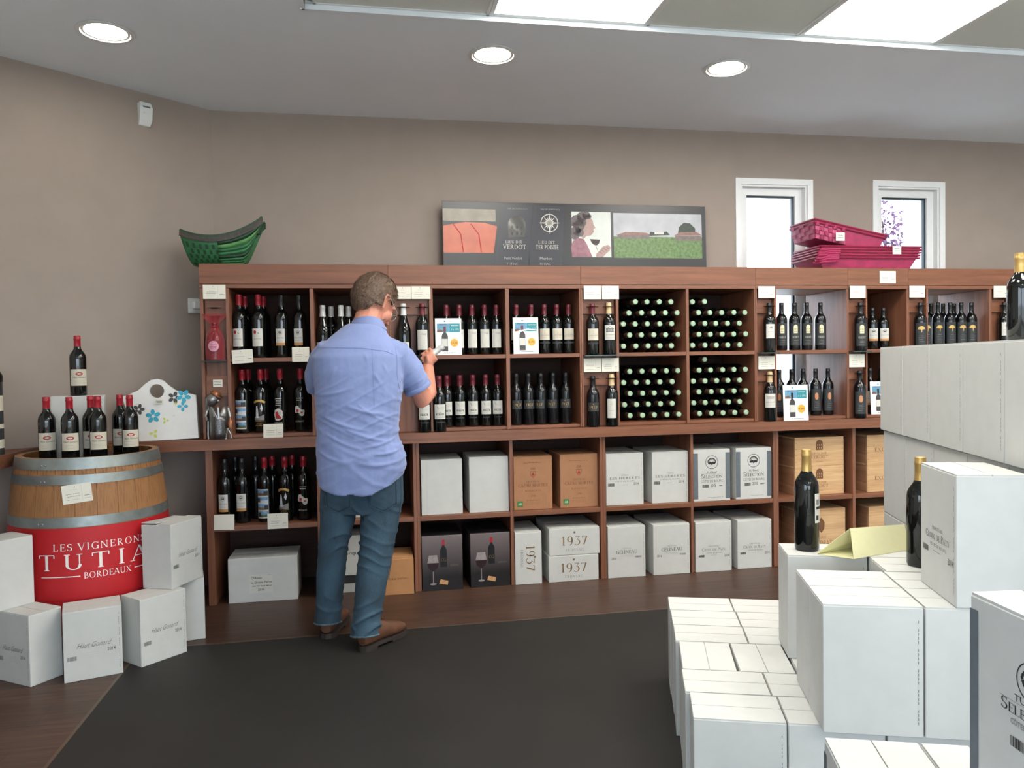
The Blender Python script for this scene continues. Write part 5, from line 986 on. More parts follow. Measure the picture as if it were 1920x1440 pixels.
a.poly(m_facep, PP([(1084, 402), (1098, 402), (1104, 410), (1105, 417), (1109, 424), (1105, 427), (1106, 431), (1104, 434), (1100, 439), (1092, 440), (1086, 446), (1080, 440)]), 'tasting_picture', .0002)
for x, y, r in ((1074, 410, 11), (1084, 403, 10), (1092, 400, 8), (1078, 420, 11), (1072, 430, 9), (1084, 414, 8), (1070, 440, 8), (1079, 434, 8), (1067, 418, 4), (1097, 402, 5)): a.disc(m_hair, X_(x), VZ(y), r*U, r*PH/136, 12, 'tasting_picture', .0004)
a.poly(m_coat, PP([(1064, 481), (1062, 462), (1066, 450), (1076, 444), (1086, 446), (1092, 456), (1097, 468), (1102, 481)]), 'tasting_picture', .0006)
a.poly(m_facep, PP([(1108, 481), (1110, 474), (1116, 468), (1121, 461), (1127, 458), (1133, 457), (1137, 462), (1135, 468), (1128, 474), (1122, 481)]), 'tasting_picture', .0002)
for k in range(4): a.line(m_hair, PP([(1114+5*k, 470-3*k), (1121+4*k, 474-3*k)]), .003, 'tasting_picture', .0006)
a.poly(m_pwine, PP([(1098, 446), (1117, 447), (1115, 454), (1111, 458), (1105, 457), (1101, 453)]), 'tasting_picture', .0006); a.line(m_hair, PP([(1108, 457), (1112, 468)]), .003, 'tasting_picture', .0006)
x0, x1 = X_(1143), X_(1315); a.rect(m_skyp, x0, x1, VZ(440), VZ(394), 'vineyard_picture'); a.rect(m_vin, x0, x1, VZ(482), VZ(440), 'vineyard_picture')
a.poly(m_treep, [(X_(1268), VZ(432)), (X_(1270), VZ(420)), (X_(1280), VZ(411)), (X_(1292), VZ(412)), (X_(1302), VZ(422)), (X_(1302), VZ(432))], 'vineyard_picture', .0002); a.poly(m_treep, [(X_(1211), VZ(438)), (X_(1214), VZ(430)), (X_(1230), VZ(432)), (X_(1246), VZ(429)), (X_(1252), VZ(436))], 'vineyard_picture', .0002); a.rect(m_paper, X_(1222), X_(1240), VZ(435), VZ(430), 'vineyard_picture', .0004)
a.rect(m_stone, X_(1262), X_(1314), VZ(447), VZ(437), 'vineyard_picture', .0004); a.poly(m_roofp, [(X_(1260), VZ(437)), (X_(1272), VZ(430)), (X_(1305), VZ(429)), (X_(1315), VZ(436))], 'vineyard_picture', .0006); a.rect(m_stone, X_(1150), X_(1212), VZ(444), VZ(436), 'vineyard_picture', .0004); a.poly(m_roofp, [(X_(1146), VZ(438)), (X_(1166), VZ(431)), (X_(1205), VZ(432)), (X_(1214), VZ(436))], 'vineyard_picture', .0006)
a.build(pb, lambda x, z, l: (x, -.0005-l, z))
# small fittings on the canted wall
DW = (CH-CO).normalized(); NW = Vector((-DW.y, DW.x)); NW = NW if NW.y < 0 else -NW; RZW = math.atan2(NW.x, -NW.y)
def onwall(s, off=0): p = CO+DW*s+NW*off; return p.x, p.y
x, y = onwall(.40)
se = thing('motion_sensor', 'white motion sensor high on the wall near the corner', 'sensor', (x, y, 2.62), RZW)
MB().add([(-.032, -.012, 0), (.032, -.012, 0), (.036, -.03, .03), (.036, -.04, .095), (.03, -.028, .125), (-.03, -.028, .125), (-.036, -.04, .095), (-.036, -.03, .03), (-.03, 0, -.004), (.03, 0, -.004), (.034, 0, .12), (-.034, 0, .12)], [(0, 1, 2, 7), (7, 2, 3, 6), (6, 3, 4, 5), (8, 9, 1, 0), (5, 4, 10, 11), (1, 9, 10, 4, 3, 2), (0, 7, 6, 5, 11, 8), (8, 11, 10, 9)]).obj('housing', m_whitem, se, bevel=.002)
box('sensor_window', m_gstripe, se, -.02, .02, -.041, -.036, .092, .1); MB().lathe([(0, 0), (.004, 0), (.004, .004), (0, .004)], 8, Matrix.Translation((-.012, -.033, .065)) @ Matrix.Rotation(PI/2, 4, 'X')).obj('indicator', m_paper, se)
x, y = onwall(.135)
so = thing('wall_socket', 'white wall socket left of the upper shelves', 'socket', (x, y, 1.60), RZW); box('plate', m_whitem, so, -.04, .04, -.012, 0, 0, .085, bevel=.002); box('plug', m_whitem, so, -.02, .025, -.04, -.0122, .025, .065, bevel=.003); MB().tube([(.02, -.035, .03), (.05, -.045, .0), (.075, -.03, .03), (.09, -.02, .05)], .003, 6).obj('cable', m_whitem, so, smooth=True)
# gift tube at the left picture edge on the worktop return
gt = thing('gift_tube', 'dark patterned gift tube at the left picture edge', 'gift tube', (-1.712, -.45, .9)); MB().lathe([(0, 0), (.052, 0), (.052, .33), (0, .33)], 24).obj('tube', m_dlab, gt, smooth=True); MB().lathe([(0, .331), (.054, .331), (.054, .36), (.045, .38), (0, .385)], 24).obj('lid', m_black, gt, smooth=True)
for z0, z1 in ((.03, .07), (.12, .14), (.2, .27)): b_ = MB().lathe([(.0525, z0), (.0525, z1)], 24); b_.f = [q for q in b_.f if len(q) == 4]; b_.obj('band', m_cream, gt, smooth=True)
# ================================================================== BASKETS
m_rw = mat('magenta_wood_strip', (158, 44, 84), .5, var=.18, scale=25); m_rw3 = mat('light_magenta_strip', (182, 80, 116), .5, var=.15, scale=25); m_rw2 = mat('dark_magenta_rim', (140, 26, 62), .5, var=.2, scale=30)
def tray(label, loc, L, Wd, H, rot, weave=False, signx=None):
    o = thing('red_basket', label, 'basket', loc, group='red woven baskets'); o.rotation_euler = rot; f = .86; t = .004
    bx, by = L*f/2, Wd*f/2; tx, ty = L/2, Wd/2
    box('bottom', m_rw, o, -bx, bx, -by, by, 0, .005)
    for s in (-1, 1): MB().loft([[(-bx, s*by, 0), (bx, s*by, 0), (bx, s*(by-t), 0), (-bx, s*(by-t), 0)], [(-tx, s*ty, H), (tx, s*ty, H), (tx, s*(ty-t), H), (-tx, s*(ty-t), H)]]).obj('long_side', m_rw, o)
    for s in (-1, 1): MB().loft([[(s*bx, -by, 0), (s*bx, by, 0), (s*(bx-t), by, 0), (s*(bx-t), -by, 0)], [(s*tx, -ty, H), (s*tx, ty, H), (s*(tx-t), ty, H), (s*(tx-t), -ty, H)]]).obj('short_side', m_rw, o)
    for zz in (H, H-.018): MB().tube([(-tx-.002, -ty-.002, zz), (tx+.002, -ty-.002, zz), (tx+.002, ty+.002, zz), (-tx-.002, ty+.002, zz), (-tx-.002, -ty-.002, zz)], .006, 6).obj('rim', m_rw2, o)
    if weave:
        for face in (0, 1):
            nn = 7 if face == 0 else 5
            for i in range(nn):
                for j in range(4):
                    u0, u1 = (i+.06)/nn, (i+.94)/nn; h0, h1 = (j+.08)/4.4, (j+.92)/4.4; up = .012 if (i+j) % 2 else .003
                    def P_(u, h):
                        if face == 0: x = -(bx+(tx-bx)*.0)+.0; return (-bx-(tx-bx)*h+(u*.42)*L, -by-(ty-by)*h-up*(1-(2*((u-u0)/(u1-u0))-1)**2*.5), H*h)
                        yy = -by-(ty-by)*h; return (-bx-(tx-bx)*h-up, yy+u*2*-yy, H*h)
                    mb = MB(); mb.grid(lambda a_, b_: P_(u0+(u1-u0)*a_, h0+(h1-h0)*b_), 4, 1); mb.obj('woven_strip', m_rw if (i+j) % 2 else m_rw3, o).modifiers.new('t', 'SOLIDIFY').thickness = .0015
    return o
for i in range(4):
    o = tray(('lowest', 'second lowest', 'third', 'uppermost level')[i]+' red basket of the nested stack by the right window', (3.085+.006*i, .17, UZ1+.001+.017*i), .70, .30, .085, (0, 0, .01*(i % 2)-.005))
    for s in range(3): MB().tube([(-.345-.012, -.145+.02*s-.01, .06-.012*s), (-.30, -.155-.002*s, .062-.012*s), (-.22, -.157, .066-.012*s)], .007, 6).obj('bent_strip', m_rw, o, smooth=True)
tb = tray('tilted red woven basket lying on top of the red stack', (2.945, .165, UZ1+.148), .50, .28, .11, (.0, math.radians(11), 0), True)
for nm_, x, z, y in (('basket on top', 2.885, 2.005, -.0), ('nested stack', 3.275, 1.925, -.0)):
    sg = thing('basket_tag', 'small white price tag on the red %s' % nm_, 'price tag', (x, .009 if 'top' not in nm_ else .012, z)); MB().box(-.03, .03, 0, .002, 0, .05).obj('tag', m_tag, sg); Art().lines(m_ink, -.02, .02, .034, 2, .014, .003, .1).build(sg, flat_front(0))
# green basket: nested boat shapes
m_gr = mat('green_leaf_strip', (40, 104, 62), .45, var=.25, scale=30); m_gr2 = mat('dark_green_strip', (24, 58, 36), .5, var=.3, scale=40); m_gr3 = mat('brown_green_rim', (62, 56, 50), .55, var=.3, scale=60); m_gr4 = mat('light_green_strip', (78, 136, 74), .45, var=.2, scale=30)
def hull(t, s, k=0, out=0):
    zr = UZ1+.001+(.165-.19*t*(1-t)*1.0+.075*t*t)+.012*k; e = max(0, (t-.8)/.2)
    zk = UZ1+.001+.006*k+.15*e**2+.05*max(0, .06-t)/.06*0
    w = (.118-.004*k)*max(.02, math.sin(PI*min(.985, .27+.62*t)))**.5
    xk = -.925+.30*t; xr = -.985+.42*t; a_ = abs(s)**1.7
    return Vector((xk+(xr-xk)*abs(s), .15+math.copysign(1, s)*(w+out)*abs(s)**.45*(1-.0*a_), zk+(zr-zk)*a_))
for k, lb in ((0, 'outermost green woven boat basket on the shelf top'), (1, 'green boat basket nested inside the outermost green one'), (2, 'innermost green boat basket with the raised leaf tip')):
    gb = thing('green_basket', lb, 'basket', (0, 0, 0), group='nested green boat baskets')
    sh = MB().grid(lambda u, v: hull(u, 2*v-1, k), 26, 18).obj('shell', m_gr if k < 2 else m_gr2, gb, smooth=True); sh.modifiers.new('t', 'SOLIDIFY').thickness = .003
    for s in (-1, 1): MB().tube([hull(i/16, s, k, .003)+Vector((0, 0, -.004)) for i in range(17)], [(.004, .009)]*17, 6).obj('rim', m_gr3 if k < 2 else m_gr2, gb, smooth=True)
    if k == 0:
        for i in range(9):      # fan of leaf strips over the right half, split check on the left half
            v0 = .02+.46*i/9; v1 = v0+.046
            st_ = MB().grid(lambda u, v: hull(.46+.52*u, -(1-2*(v0+(v1-v0)*v)) if False else -1+2*(v0+(v1-v0)*v), 0, .003+.002*(i % 2)), 10, 1).obj('leaf_strip', (m_gr, m_gr4, m_gr)[i % 3] if i % 4 else m_gr2, gb, smooth=True); st_.modifiers.new('t', 'SOLIDIFY').thickness = .0015
        for i in range(11):
            for j in range(5):
                if (i+j) % 2: continue
                u0 = .05+.042*i; v0 = .06+.075*j
                MB().grid(lambda u, v: hull(u0+.036*u, -1+2*(v0+.06*v), 0, .004), 2, 2).obj('woven_square', m_gr2, gb, smooth=True)
    if k == 2:
        MB().tube([(-.60, .15, 2.02), (-.588, .15, 2.07), (-.578, .15, 2.105), (-.576, .15, 2.118)], [(.03, .018), (.026, .015), (.017, .01), (.006, .005)], 10).obj('leaf_tip', m_gr2, gb, smooth=True)
        MB().tube([(-.975, .15, 1.97), (-.985, .15, 2.02), (-.985, .15, 2.035)], [(.03, .014), (.02, .01), (.004, .004)], 10).obj('leaf_tip', m_gr4, gb, smooth=True)
# ================================================================== THE MAN
from mathutils.bvhtree import BVHTree
MR = Vector((-.12, -.70, 0))
man = thing('person', 'man in light blue short sleeved shirt and jeans holding a bottle at the shelves', 'person', MR)
def remeshed(mb, voxel, it=4, fac=.5):
    me = mb.mesh('t', None); o = bpy.data.objects.new('t', me); COL.objects.link(o)
    r = o.modifiers.new('r', 'REMESH'); r.mode = 'VOXEL'; r.voxel_size = voxel; r.use_smooth_shade = True
    if it: s = o.modifiers.new('s', 'SMOOTH'); s.iterations = it; s.factor = fac
    dg = bpy.context.evaluated_depsgraph_get(); out = bpy.data.meshes.new_from_object(o.evaluated_get(dg)); bpy.data.objects.remove(o); bpy.data.meshes.remove(me)
    for p in out.polygons: p.use_smooth = True
    return out
def displaced(me, fn):
    ns = [v.normal.copy() for v in me.vertices]
    for v, n in zip(me.vertices, ns):
        v.co += n*fn(v.co, n)
    me.update()
def cut(me, fn):
    bm = bmesh.new(); bm.from_mesh(me); bmesh.ops.delete(bm, geom=[f for f in bm.faces if fn(f.calc_center_median(), f.normal)], context='FACES'); bm.to_mesh(me); bm.free()
def put(name, me, m, parent=man):
    for v in me.vertices: v.co -= MR
    me.materials.clear(); me.materials.append(m); me.update(); return link(name, me, parent)
def ring(cx, cy, z, rx, ry, n=32, p=2.3, lean=0):
    out = []
    for i in range(n):
        a = 2*PI*i/n; c, s = math.cos(a), math.sin(a); k = (abs(c)**p+abs(s)**p)**(-1/p); out.append(Vector((cx+rx*k*c, cy+ry*k*s, z+lean*s)))
    return out
def ell(c, rx, ry, rz, M=None, n=20):
    prof = [(math.sin(PI*i/n), -math.cos(PI*i/n)) for i in range(n+1)]; prof[0] = (0, -1); prof[-1] = (0, 1)
    return MB().lathe(prof, 24, Matrix.Translation(c) @ (M or Matrix.Identity(4)) @ Matrix.Diagonal((rx, ry, rz, 1)))
def skin_mat():
    m = mat('ruddy_skin', (196, 132, 110), .5, var=.1, scale=22, bump=.06, bscale=160); b = m.node_tree.nodes['Principled BSDF']
    b.inputs['Subsurface Weight'].default_value = .15; b.inputs['Subsurface Radius'].default_value = (.012, .005, .003); return m
m_skin = skin_mat()
# head frame
HC = Vector((.026, -.605, 1.572)); hy, hp = math.radians(50), math.radians(36); HS = 1.06
hf = Vector((math.sin(hy)*math.cos(hp), math.cos(hy)*math.cos(hp), -math.sin(hp))); hr_ = Vector((math.cos(hy), -math.sin(hy), 0)); hu = hr_.cross(hf)
HM = Matrix(((hr_.x, hf.x, hu.x, HC.x), (hr_.y, hf.y, hu.y, HC.y), (hr_.z, hf.z, hu.z, HC.z), (0, 0, 0, 1))) @ Matrix.Diagonal((HS, HS, HS, 1))
def hp_(x, y, z): return HM @ Vector((x, y, z))
body = MB()
def addell(c, rx, ry, rz, n=16, M=HM):
    e = ell(Vector(c), rx, ry, rz, None, n); body.add([M @ Vector(p) for p in e.v] if M else e.v, e.f)
addell((0, -.014, .02), .077, .099, .104); addell((0, .03, -.052), .056, .062, .062); addell((0, .062, -.092), .026, .024, .02); addell((0, .075, .03), .05, .016, .014)   # skull, jaw, chin, brow
for s in (-1, 1): addell((s*.042, .055, -.025), .024, .03, .03); addell((s*.03, .078, .005), .014, .01, .01)
body.tube([hp_(0, .086, .018), hp_(0, .1, -.005), hp_(0, .11, -.03), hp_(0, .1, -.036)], [.008, .010, .013, .009], 10)
for s in (-1, 1): addell((s*.012, .095, -.033), .01, .012, .008)
for z in (-.058, -.069): body.tube([hp_(-.024, .078, z), hp_(-.01, .09, z), hp_(.01, .09, z), hp_(.024, .078, z)], [.004, .0065, .0065, .004], 8)
for s in (-1, 1):      # ears: rim, bowl and lobe
    E_ = [(s*.078, .0, -.03), (s*.083, -.008, -.012), (s*.09, -.022, .012), (s*.09, -.02, .03), (s*.086, -.002, .036), (s*.08, .008, .02)]
    body.tube([hp_(*p) for p in E_], [.009, .007, .006, .006, .006, .006], 8); body.tube([hp_(s*.072, -.002, -.02), hp_(s*.078, -.006, .005), hp_(s*.078, -.006, .024)], [.008, .011, .010], 8)
body.tube([(-.03, -.68, 1.40), (-.015, -.655, 1.46), (.008, -.628, 1.53), (.018, -.615, 1.56)], [(.075, .07), (.066, .066), (.062, .064), (.058, .062)], 18)
body.loft([ring(-.045, -.69, .80, .16, .11), ring(-.045, -.69, .95, .165, .115), ring(-.05, -.69, 1.1, .175, .11), ring(-.05, -.685, 1.28, .185, .1), ring(-.045, -.675, 1.38, .16, .085), ring(-.03, -.665, 1.43, .09, .07)])
# legs inside the jeans
LEG = {'r': [(.05, -.70, .88), (.047, -.705, .70), (.008, -.735, .46), (-.03, -.775, .25), (-.05, -.80, .075)], 'l': [(-.145, -.69, .88), (-.15, -.68, .70), (-.19, -.655, .46), (-.212, -.635, .25), (-.222, -.615, .075)]}
for k in 'lr': body.tube(LEG[k], [.085, .078, .054, .052, .04], 14)
# arms
AR = [(.11, -.675, 1.35), (.18, -.655, 1.25), (.252, -.62, 1.108), (.272, -.55, 1.145), (.283, -.465, 1.225), (.288, -.425, 1.268)]
body.tube(AR, [.045, .05, .046, .049, .037, .029], 16)
AL = [(-.195, -.675, 1.355), (-.235, -.62, 1.27), (-.235, -.53, 1.15), (-.16, -.45, 1.165), (-.03, -.385, 1.19), (.02, -.365, 1.195)]
body.tube(AL, [.045, .048, .047, .046, .036, .03], 16)
# the bottle axis and the gripping hands
BT = Vector((.372, -.392, 1.372)); BD_ = Vector((-.83, .03, -.556)).normalized(); up_ = Vector((-.556, 0, .83)).normalized(); aw = BD_.cross(up_).normalized(); aw = aw if aw.y > 0 else -aw
def grip(C, wrist, rb, sgn, spread=.0212, thumb_dir=1):
    """C: point on the axis, rb: radius of what is held; palm on the near side, fingers over the top and round the far side"""
    pc = C-aw*(rb+.012)
    body.tube([wrist, (wrist+pc)/2-up_*.004, pc+up_*.008], [(.03, .026), (.042, .02), (.04, .017)], 14)
    P0 = pc-up_*.012
    body.tube([P0-BD_*.035, P0, P0+BD_*.035], [(.017, .03), (.019, .034), (.017, .03)], 12)
    for i, (t, L, rr) in enumerate(((-1.5, .92, .0090), (-.5, 1.04, .0094), (.5, 1.0, .0092), (1.5, .8, .0082))):
        t *= sgn; base = C+BD_*(t*spread); k = rb+.0095
        pts = [base-aw*(k)+up_*(.006), base-aw*(k*.85)+up_*(k*.62), base-aw*(k*.2)+up_*(k*1.08), base+aw*(k*.62)+up_*(k*.85), base+aw*(k*1.04)+up_*(k*.1), base+aw*(k*.9*L)-up_*(k*.5*L)]
        body.tube(pts, [rr*1.12, rr*1.12, rr*1.05, rr, rr*.95, rr*.75], 10)
    b = C+BD_*(thumb_dir*.03); k = rb+.010
    body.tube([C-aw*(k+.004)-up_*.028+BD_*(thumb_dir*.012), b-aw*k*.9-up_*(k*.55), b+BD_*(thumb_dir*.02)-aw*(k*.45)-up_*(k*.95)+BD_*0, b+BD_*(thumb_dir*.03)+aw*(k*.35)-up_*(k*1.0)], [.014, .0125, .0112, .0085], 10)
grip(BT+BD_*.098, Vector(AR[-1]), .016, 1, thumb_dir=1)
grip(BT+BD_*.262, Vector(AL[-1]), .037, -1, thumb_dir=-1)
bm_ = remeshed(body, .0039, 2, .5)
person_body = put('body', bm_, m_skin)
# eyes, brows
m_eye = mat('eye_white', (226, 222, 216), .3); m_iris = mat('dark_iris', (60, 48, 40), .2)
for s in (-1, 1):
    e = MB(); el_ = ell(Vector((s*.031, .079, .002)), .0115, .0115, .0115, None, 12); e.add([HM @ Vector(p)-MR for p in el_.v], el_.f); eo = e.obj('eye', m_eye, man, smooth=True)
    el_ = ell(Vector((s*.031, .0865, -.002)), .0055, .005, .0055, None, 8); MB().add([HM @ Vector(p)-MR for p in el_.v], el_.f).obj('iris', m_iris, eo, smooth=True)
# hair: a shell over the skull, longer at the crown, cut at nape, ear and forehead
def hair_mat():
    m = mat('brown_hair', (102, 80, 64), .5, var=.35, scale=16, bump=.45, stretch=(14, 3, 14), bscale=26, detail=6); return m
m_hr = hair_mat()
def hairpt(u, v, off=0):
    th = 2*PI*u; ph = PI*v*.86          # ph from crown downwards
    d = Vector((math.sin(ph)*math.sin(th), math.sin(ph)*math.cos(th), math.cos(ph)))
    n = noise.noise(d*9)*.006+noise.noise(d*26)*.0035
    front = max(0, d.y); side = abs(d.x)
    thick = .013*(1-.35*v)+.004*max(0, d.z)-.006*max(0, -d.z-.3)
    return Vector((d.x*(.077+thick+n+off), -.014+d.y*(.099+thick+n+off), .02+d.z*(.104+thick+n+off)))
hv = MB(); NU, NV = 150, 84; keep = {}
vv = [hairpt(i/NU, j/NV) for j in range(NV+1) for i in range(NU)]
def inhair(p):
    x, y, z = p
    if y > .045: return z > .072+.04*(y-.045)/.05-.02*abs(x)/.08+.006*math.sin(60*x)
    if y > -.012: return z > .026+.004*math.sin(90*y) if abs(x) > .05 else True
    if y > -.045: return z > -.02-.4*(-.012-y)*1.5+.004*math.sin(110*y)
    return z > -.07+.004*math.sin(95*x)+.9*max(0, abs(x)-.04)
fv = []
for j in range(NV):
    for i in range(NU):
        q = (j*NU+i, j*NU+(i+1) % NU, (j+1)*NU+(i+1) % NU, (j+1)*NU+i); c_ = (vv[q[0]]+vv[q[2]])/2
        if inhair(c_): fv.append(q)
hv.add([HM @ p-MR for p in vv], fv); ho = hv.obj('hair', m_hr, man, smooth=True); sm = ho.modifiers.new('t', 'SOLIDIFY'); sm.thickness = .012; sm.offset = -1
# strands for a broken outline
st = MB(); rr = random.Random(11)
for i in range(5200):
    u, v = rr.random(), rr.random()**.8; p = hairpt(u, v)
    if not inhair(p): continue
    d = Vector((p.x/.077, (p.y+.014)/.099, (p.z-.02)/.104)).normalized(); flow = (Vector((0, -.35, -1)) if p.z < .09 else Vector((d.x*.6, .1 if d.y > 0 else -.8, -.2))); t = (flow-d*flow.dot(d)).normalized(); L = .016+.016*rr.random(); w = t.cross(d)*.0007
    a0 = p+d*.0004; a1 = p+t*L*.5+d*(.0015+.002*rr.random()); a2 = p+t*L+d*(.0015*rr.random()-.001)
    st.add([HM @ q-MR for q in (a0-w, a0+w, a1+w, a1-w, a2)], [(0, 1, 2, 3), (3, 2, 4)])
so_ = st.obj('hair_strands', m_hr, man); so_['kind'] = 'stuff'
# glasses
m_fr = mat('pale_spectacle_frame', (206, 196, 180), .3, .3)
gls = MB()
for s in (-1, 1): gls.tube([hp_(s*.034+.021*math.cos(2*PI*i/18), .106-.006*abs(math.cos(2*PI*i/18)), -.002+.016*math.sin(2*PI*i/18))-MR for i in range(19)], .0013, 6)
gls.tube([hp_(-.013, .104, .003)-MR, hp_(0, .11, .007)-MR, hp_(.013, .104, .003)-MR], .0012, 6)
gob = gls.obj('glasses', m_fr, man, smooth=True)
for s in (-1, 1): MB().tube([hp_(s*.055, .1, .004)-MR, hp_(s*.076, .08, .008)-MR, hp_(s*.086, .01, .03)-MR, hp_(s*.086, -.018, .022)-MR], .0013, 6).obj('temple_arm', m_fr, gob, smooth=True)
# ------------------------------------------------------------------ shirt
def shirt_mat():
    m = mat('light_blue_striped_cotton', (126, 141, 188), .8, var=.05, scale=7, sheen=.2); nt = m.node_tree; b = nt.nodes['Principled BSDF']
    tc = nt.nodes.new('ShaderNodeTexCoord'); wv = nt.nodes.new('ShaderNodeTexWave'); wv.inputs['Scale'].default_value = 130; wv.bands_direction = 'X'; wv.inputs['Distortion'].default_value = .3; nt.links.new(tc.outputs['Object'], wv.inputs['Vector'])
    src = b.inputs['Base Color'].links[0].from_socket; mx = nt.nodes.new('ShaderNodeMix'); mx.data_type = 'RGBA'; mx.blend_type = 'MULTIPLY'; mx.inputs[0].default_value = .16
    nt.links.new(src, mx.inputs[6]); nt.links.new(wv.outputs['Color'], mx.inputs[7]); nt.links.new(mx.outputs[2], b.inputs['Base Color'])
    nz = nt.nodes.new('ShaderNodeTexNoise'); nz.inputs['Scale'].default_value = 34; nz.inputs['Detail'].default_value = 5; bp = nt.nodes.new('ShaderNodeBump'); bp.inputs['Strength'].default_value = .35; bp.inputs['Distance'].default_value = .004
    nt.links.new(tc.outputs['Object'], nz.inputs['Vector']); nt.links.new(nz.outputs['Fac'], bp.inputs['Height']); nt.links.new(bp.outputs['Normal'], b.inputs['Normal']); return m
m_sh = shirt_mat()
T = MB()
T.loft([ring(-.05, -.695, .735, .196, .148, lean=.0), ring(-.047, -.70, .80, .207, .155), ring(-.05, -.70, .87, .205, .156), ring(-.058, -.70, .95, .188, .15), ring(-.055, -.70, 1.05, .193, .148), ring(-.053, -.70, 1.15, .2, .146), ring(-.052, -.695, 1.25, .206, .142), ring(-.052, -.69, 1.32, .21, .13, p=2.4), ring(-.05, -.685, 1.37, .178, .112, p=2.3), ring(-.042, -.675, 1.415, .135, .095, p=2.1), ring(-.025, -.665, 1.455, .10, .082, p=2), ring(-.015, -.655, 1.475, .082, .078, p=2)])
T.tube([(.06, -.68, 1.345), (.125, -.672, 1.315), (.178, -.655, 1.25), (.21, -.64, 1.195), (.226, -.632, 1.165)], [.078, .079, .072, .066, .064], 18)
T.tube([(-.165, -.68, 1.345), (-.205, -.655, 1.305), (-.232, -.61, 1.24), (-.235, -.555, 1.175)], [.076, .076, .072, .066], 18)
sme = remeshed(T, .0058, 8, .5)
def fold(p, d, k, ph=0):
    """ridge pattern running across direction d: sharp crests, soft valleys"""
    q = p.dot(d); n = noise.noise(Vector((q*k+ph*1.7, (p.x*.6+p.z*.5)*5+ph, p.y*3+ph)))
    return math.exp(-(n/.13)**2)-.3
def crease(p, a, b, w=.006):
    """one long crease from a to b on the back, in (x, z)"""
    ax, az = b[0]-a[0], b[1]-a[1]; L2 = ax*ax+az*az; t = max(0, min(1, ((p.x-a[0])*ax+(p.z-a[1])*az)/L2)); bow = .012*math.sin(PI*t)
    d = math.hypot(p.x-a[0]-ax*t, p.z-a[1]-az*t+bow); return math.exp(-(d/w)**2)*math.sin(PI*min(1, .08+t))
D1 = Vector((-.45, 0, .89)); D2 = Vector((.45, 0, .89)); D3 = Vector((0, 0, 1)); D4 = Vector((.75, .3, -.6))
CR = [((-.25, 1.15), (-.06, 1.19)), ((-.22, 1.06), (.02, .98)), ((-.12, 1.0), (.12, .93)), ((-.05, 1.1), (.13, 1.0)), ((-.2, .98), (-.02, .90)), ((.13, .96), (-.06, .91)), ((.14, .90), (-.02, .885)), ((-.24, .90), (-.1, .85)), ((.02, 1.24), (.12, 1.11)), ((.06, 1.28), (.13, 1.18)), ((-.1, 1.10), (.09, 1.06)), ((.12, .84), (-.1, .86)), ((-.15, 1.27), (-.24, 1.18)), ((-.02, 1.33), (.03, 1.2)), ((.0, .96), (.14, 1.03))]
def wr_shirt(p, n):
    h = 0
    low = max(0, min(1, (1.32-p.z)/.12)); back = max(0, -n.y)
    h += .0032*fold(p, D1, 17, 3)*low+.003*fold(p, D2, 20, 8)*low*max(0, min(1, (1.14-p.z)/.2+.3))
    if back > .1:
        for c_ in CR: h += .0085*crease(p, *c_)*back
    if p.x > .14 and p.z > 1.1: h += .004*fold(p, D4, 24, 1)
    h += .0016*noise.noise(p*16)+.005*noise.noise(p*5)
    if p.z < .80: h += .004*math.sin(7*math.atan2(p.y+.7, p.x+.045)+4*noise.noise(p*4))*(.80-p.z)/.07
    return h
displaced(sme, wr_shirt)
cut(sme, lambda c, n: (c.z < .748 and n.z < -.5))
cuffd = (Vector((.226, -.632, 1.165))-Vector((.21, -.64, 1.195))).normalized()
cut(sme, lambda c, n: c.x > .17 and n.dot(cuffd) > .75 and (c-Vector((.226, -.632, 1.165))).dot(cuffd) > -.012)
for v in sme.vertices:       # curved tails: hem drops towards the middle of the back
    if v.co.z < .86: v.co.z -= (.045*(1-min(1, ((v.co.x+.07)/.2)**2))-.03*max(0, v.co.x/.15))*(.86-v.co.z)/.12
BV = BVHTree.FromPolygons([v.co for v in sme.vertices], [tuple(p.vertices) for p in sme.polygons])
shirt = put('shirt', sme, m_sh); s_ = shirt.modifiers.new('t', 'SOLIDIFY'); s_.thickness = .0025; s_.offset = -1
def onsurf(bv, x, z, off=.0015):
    h, n, i, d = bv.ray_cast(Vector((x, -2, z)), Vector((0, 1, 0)))
    return (h+n*off) if h else None
def ribbon(bv, pts, w, name, m, parent, off=.0015, sub=8):
    P_ = []
    for (xa, za), (xb, zb) in zip(pts, pts[1:]):
        for i in range(sub): P_.append((xa+(xb-xa)*i/sub, za+(zb-za)*i/sub))
    P_.append(pts[-1]); Q = [onsurf(bv, x, z, off) for x, z in P_]; Q = [q for q in Q if q]
    if len(Q) > 2: MB().tube([q-MR for q in Q], w, 6).obj(name, m, parent, smooth=True)
m_seam = mat('shirt_seam_blue', (108, 123, 170), .8)
ribbon(BV, [(-.25, 1.365), (-.15, 1.362), (-.03, 1.358), (.075, 1.342), (.11, 1.325)], .0008, 'yoke_seam', m_seam, shirt); ribbon(BV, [(.118, 1.36), (.122, 1.30), (.12, 1.24), (.13, 1.17)], .0008, 'sleeve_seam', m_seam, shirt); ribbon(BV, [(.012, 1.352), (.014, 1.2), (.016, 1.1)], .0006, 'back_pleat', m_seam, shirt)
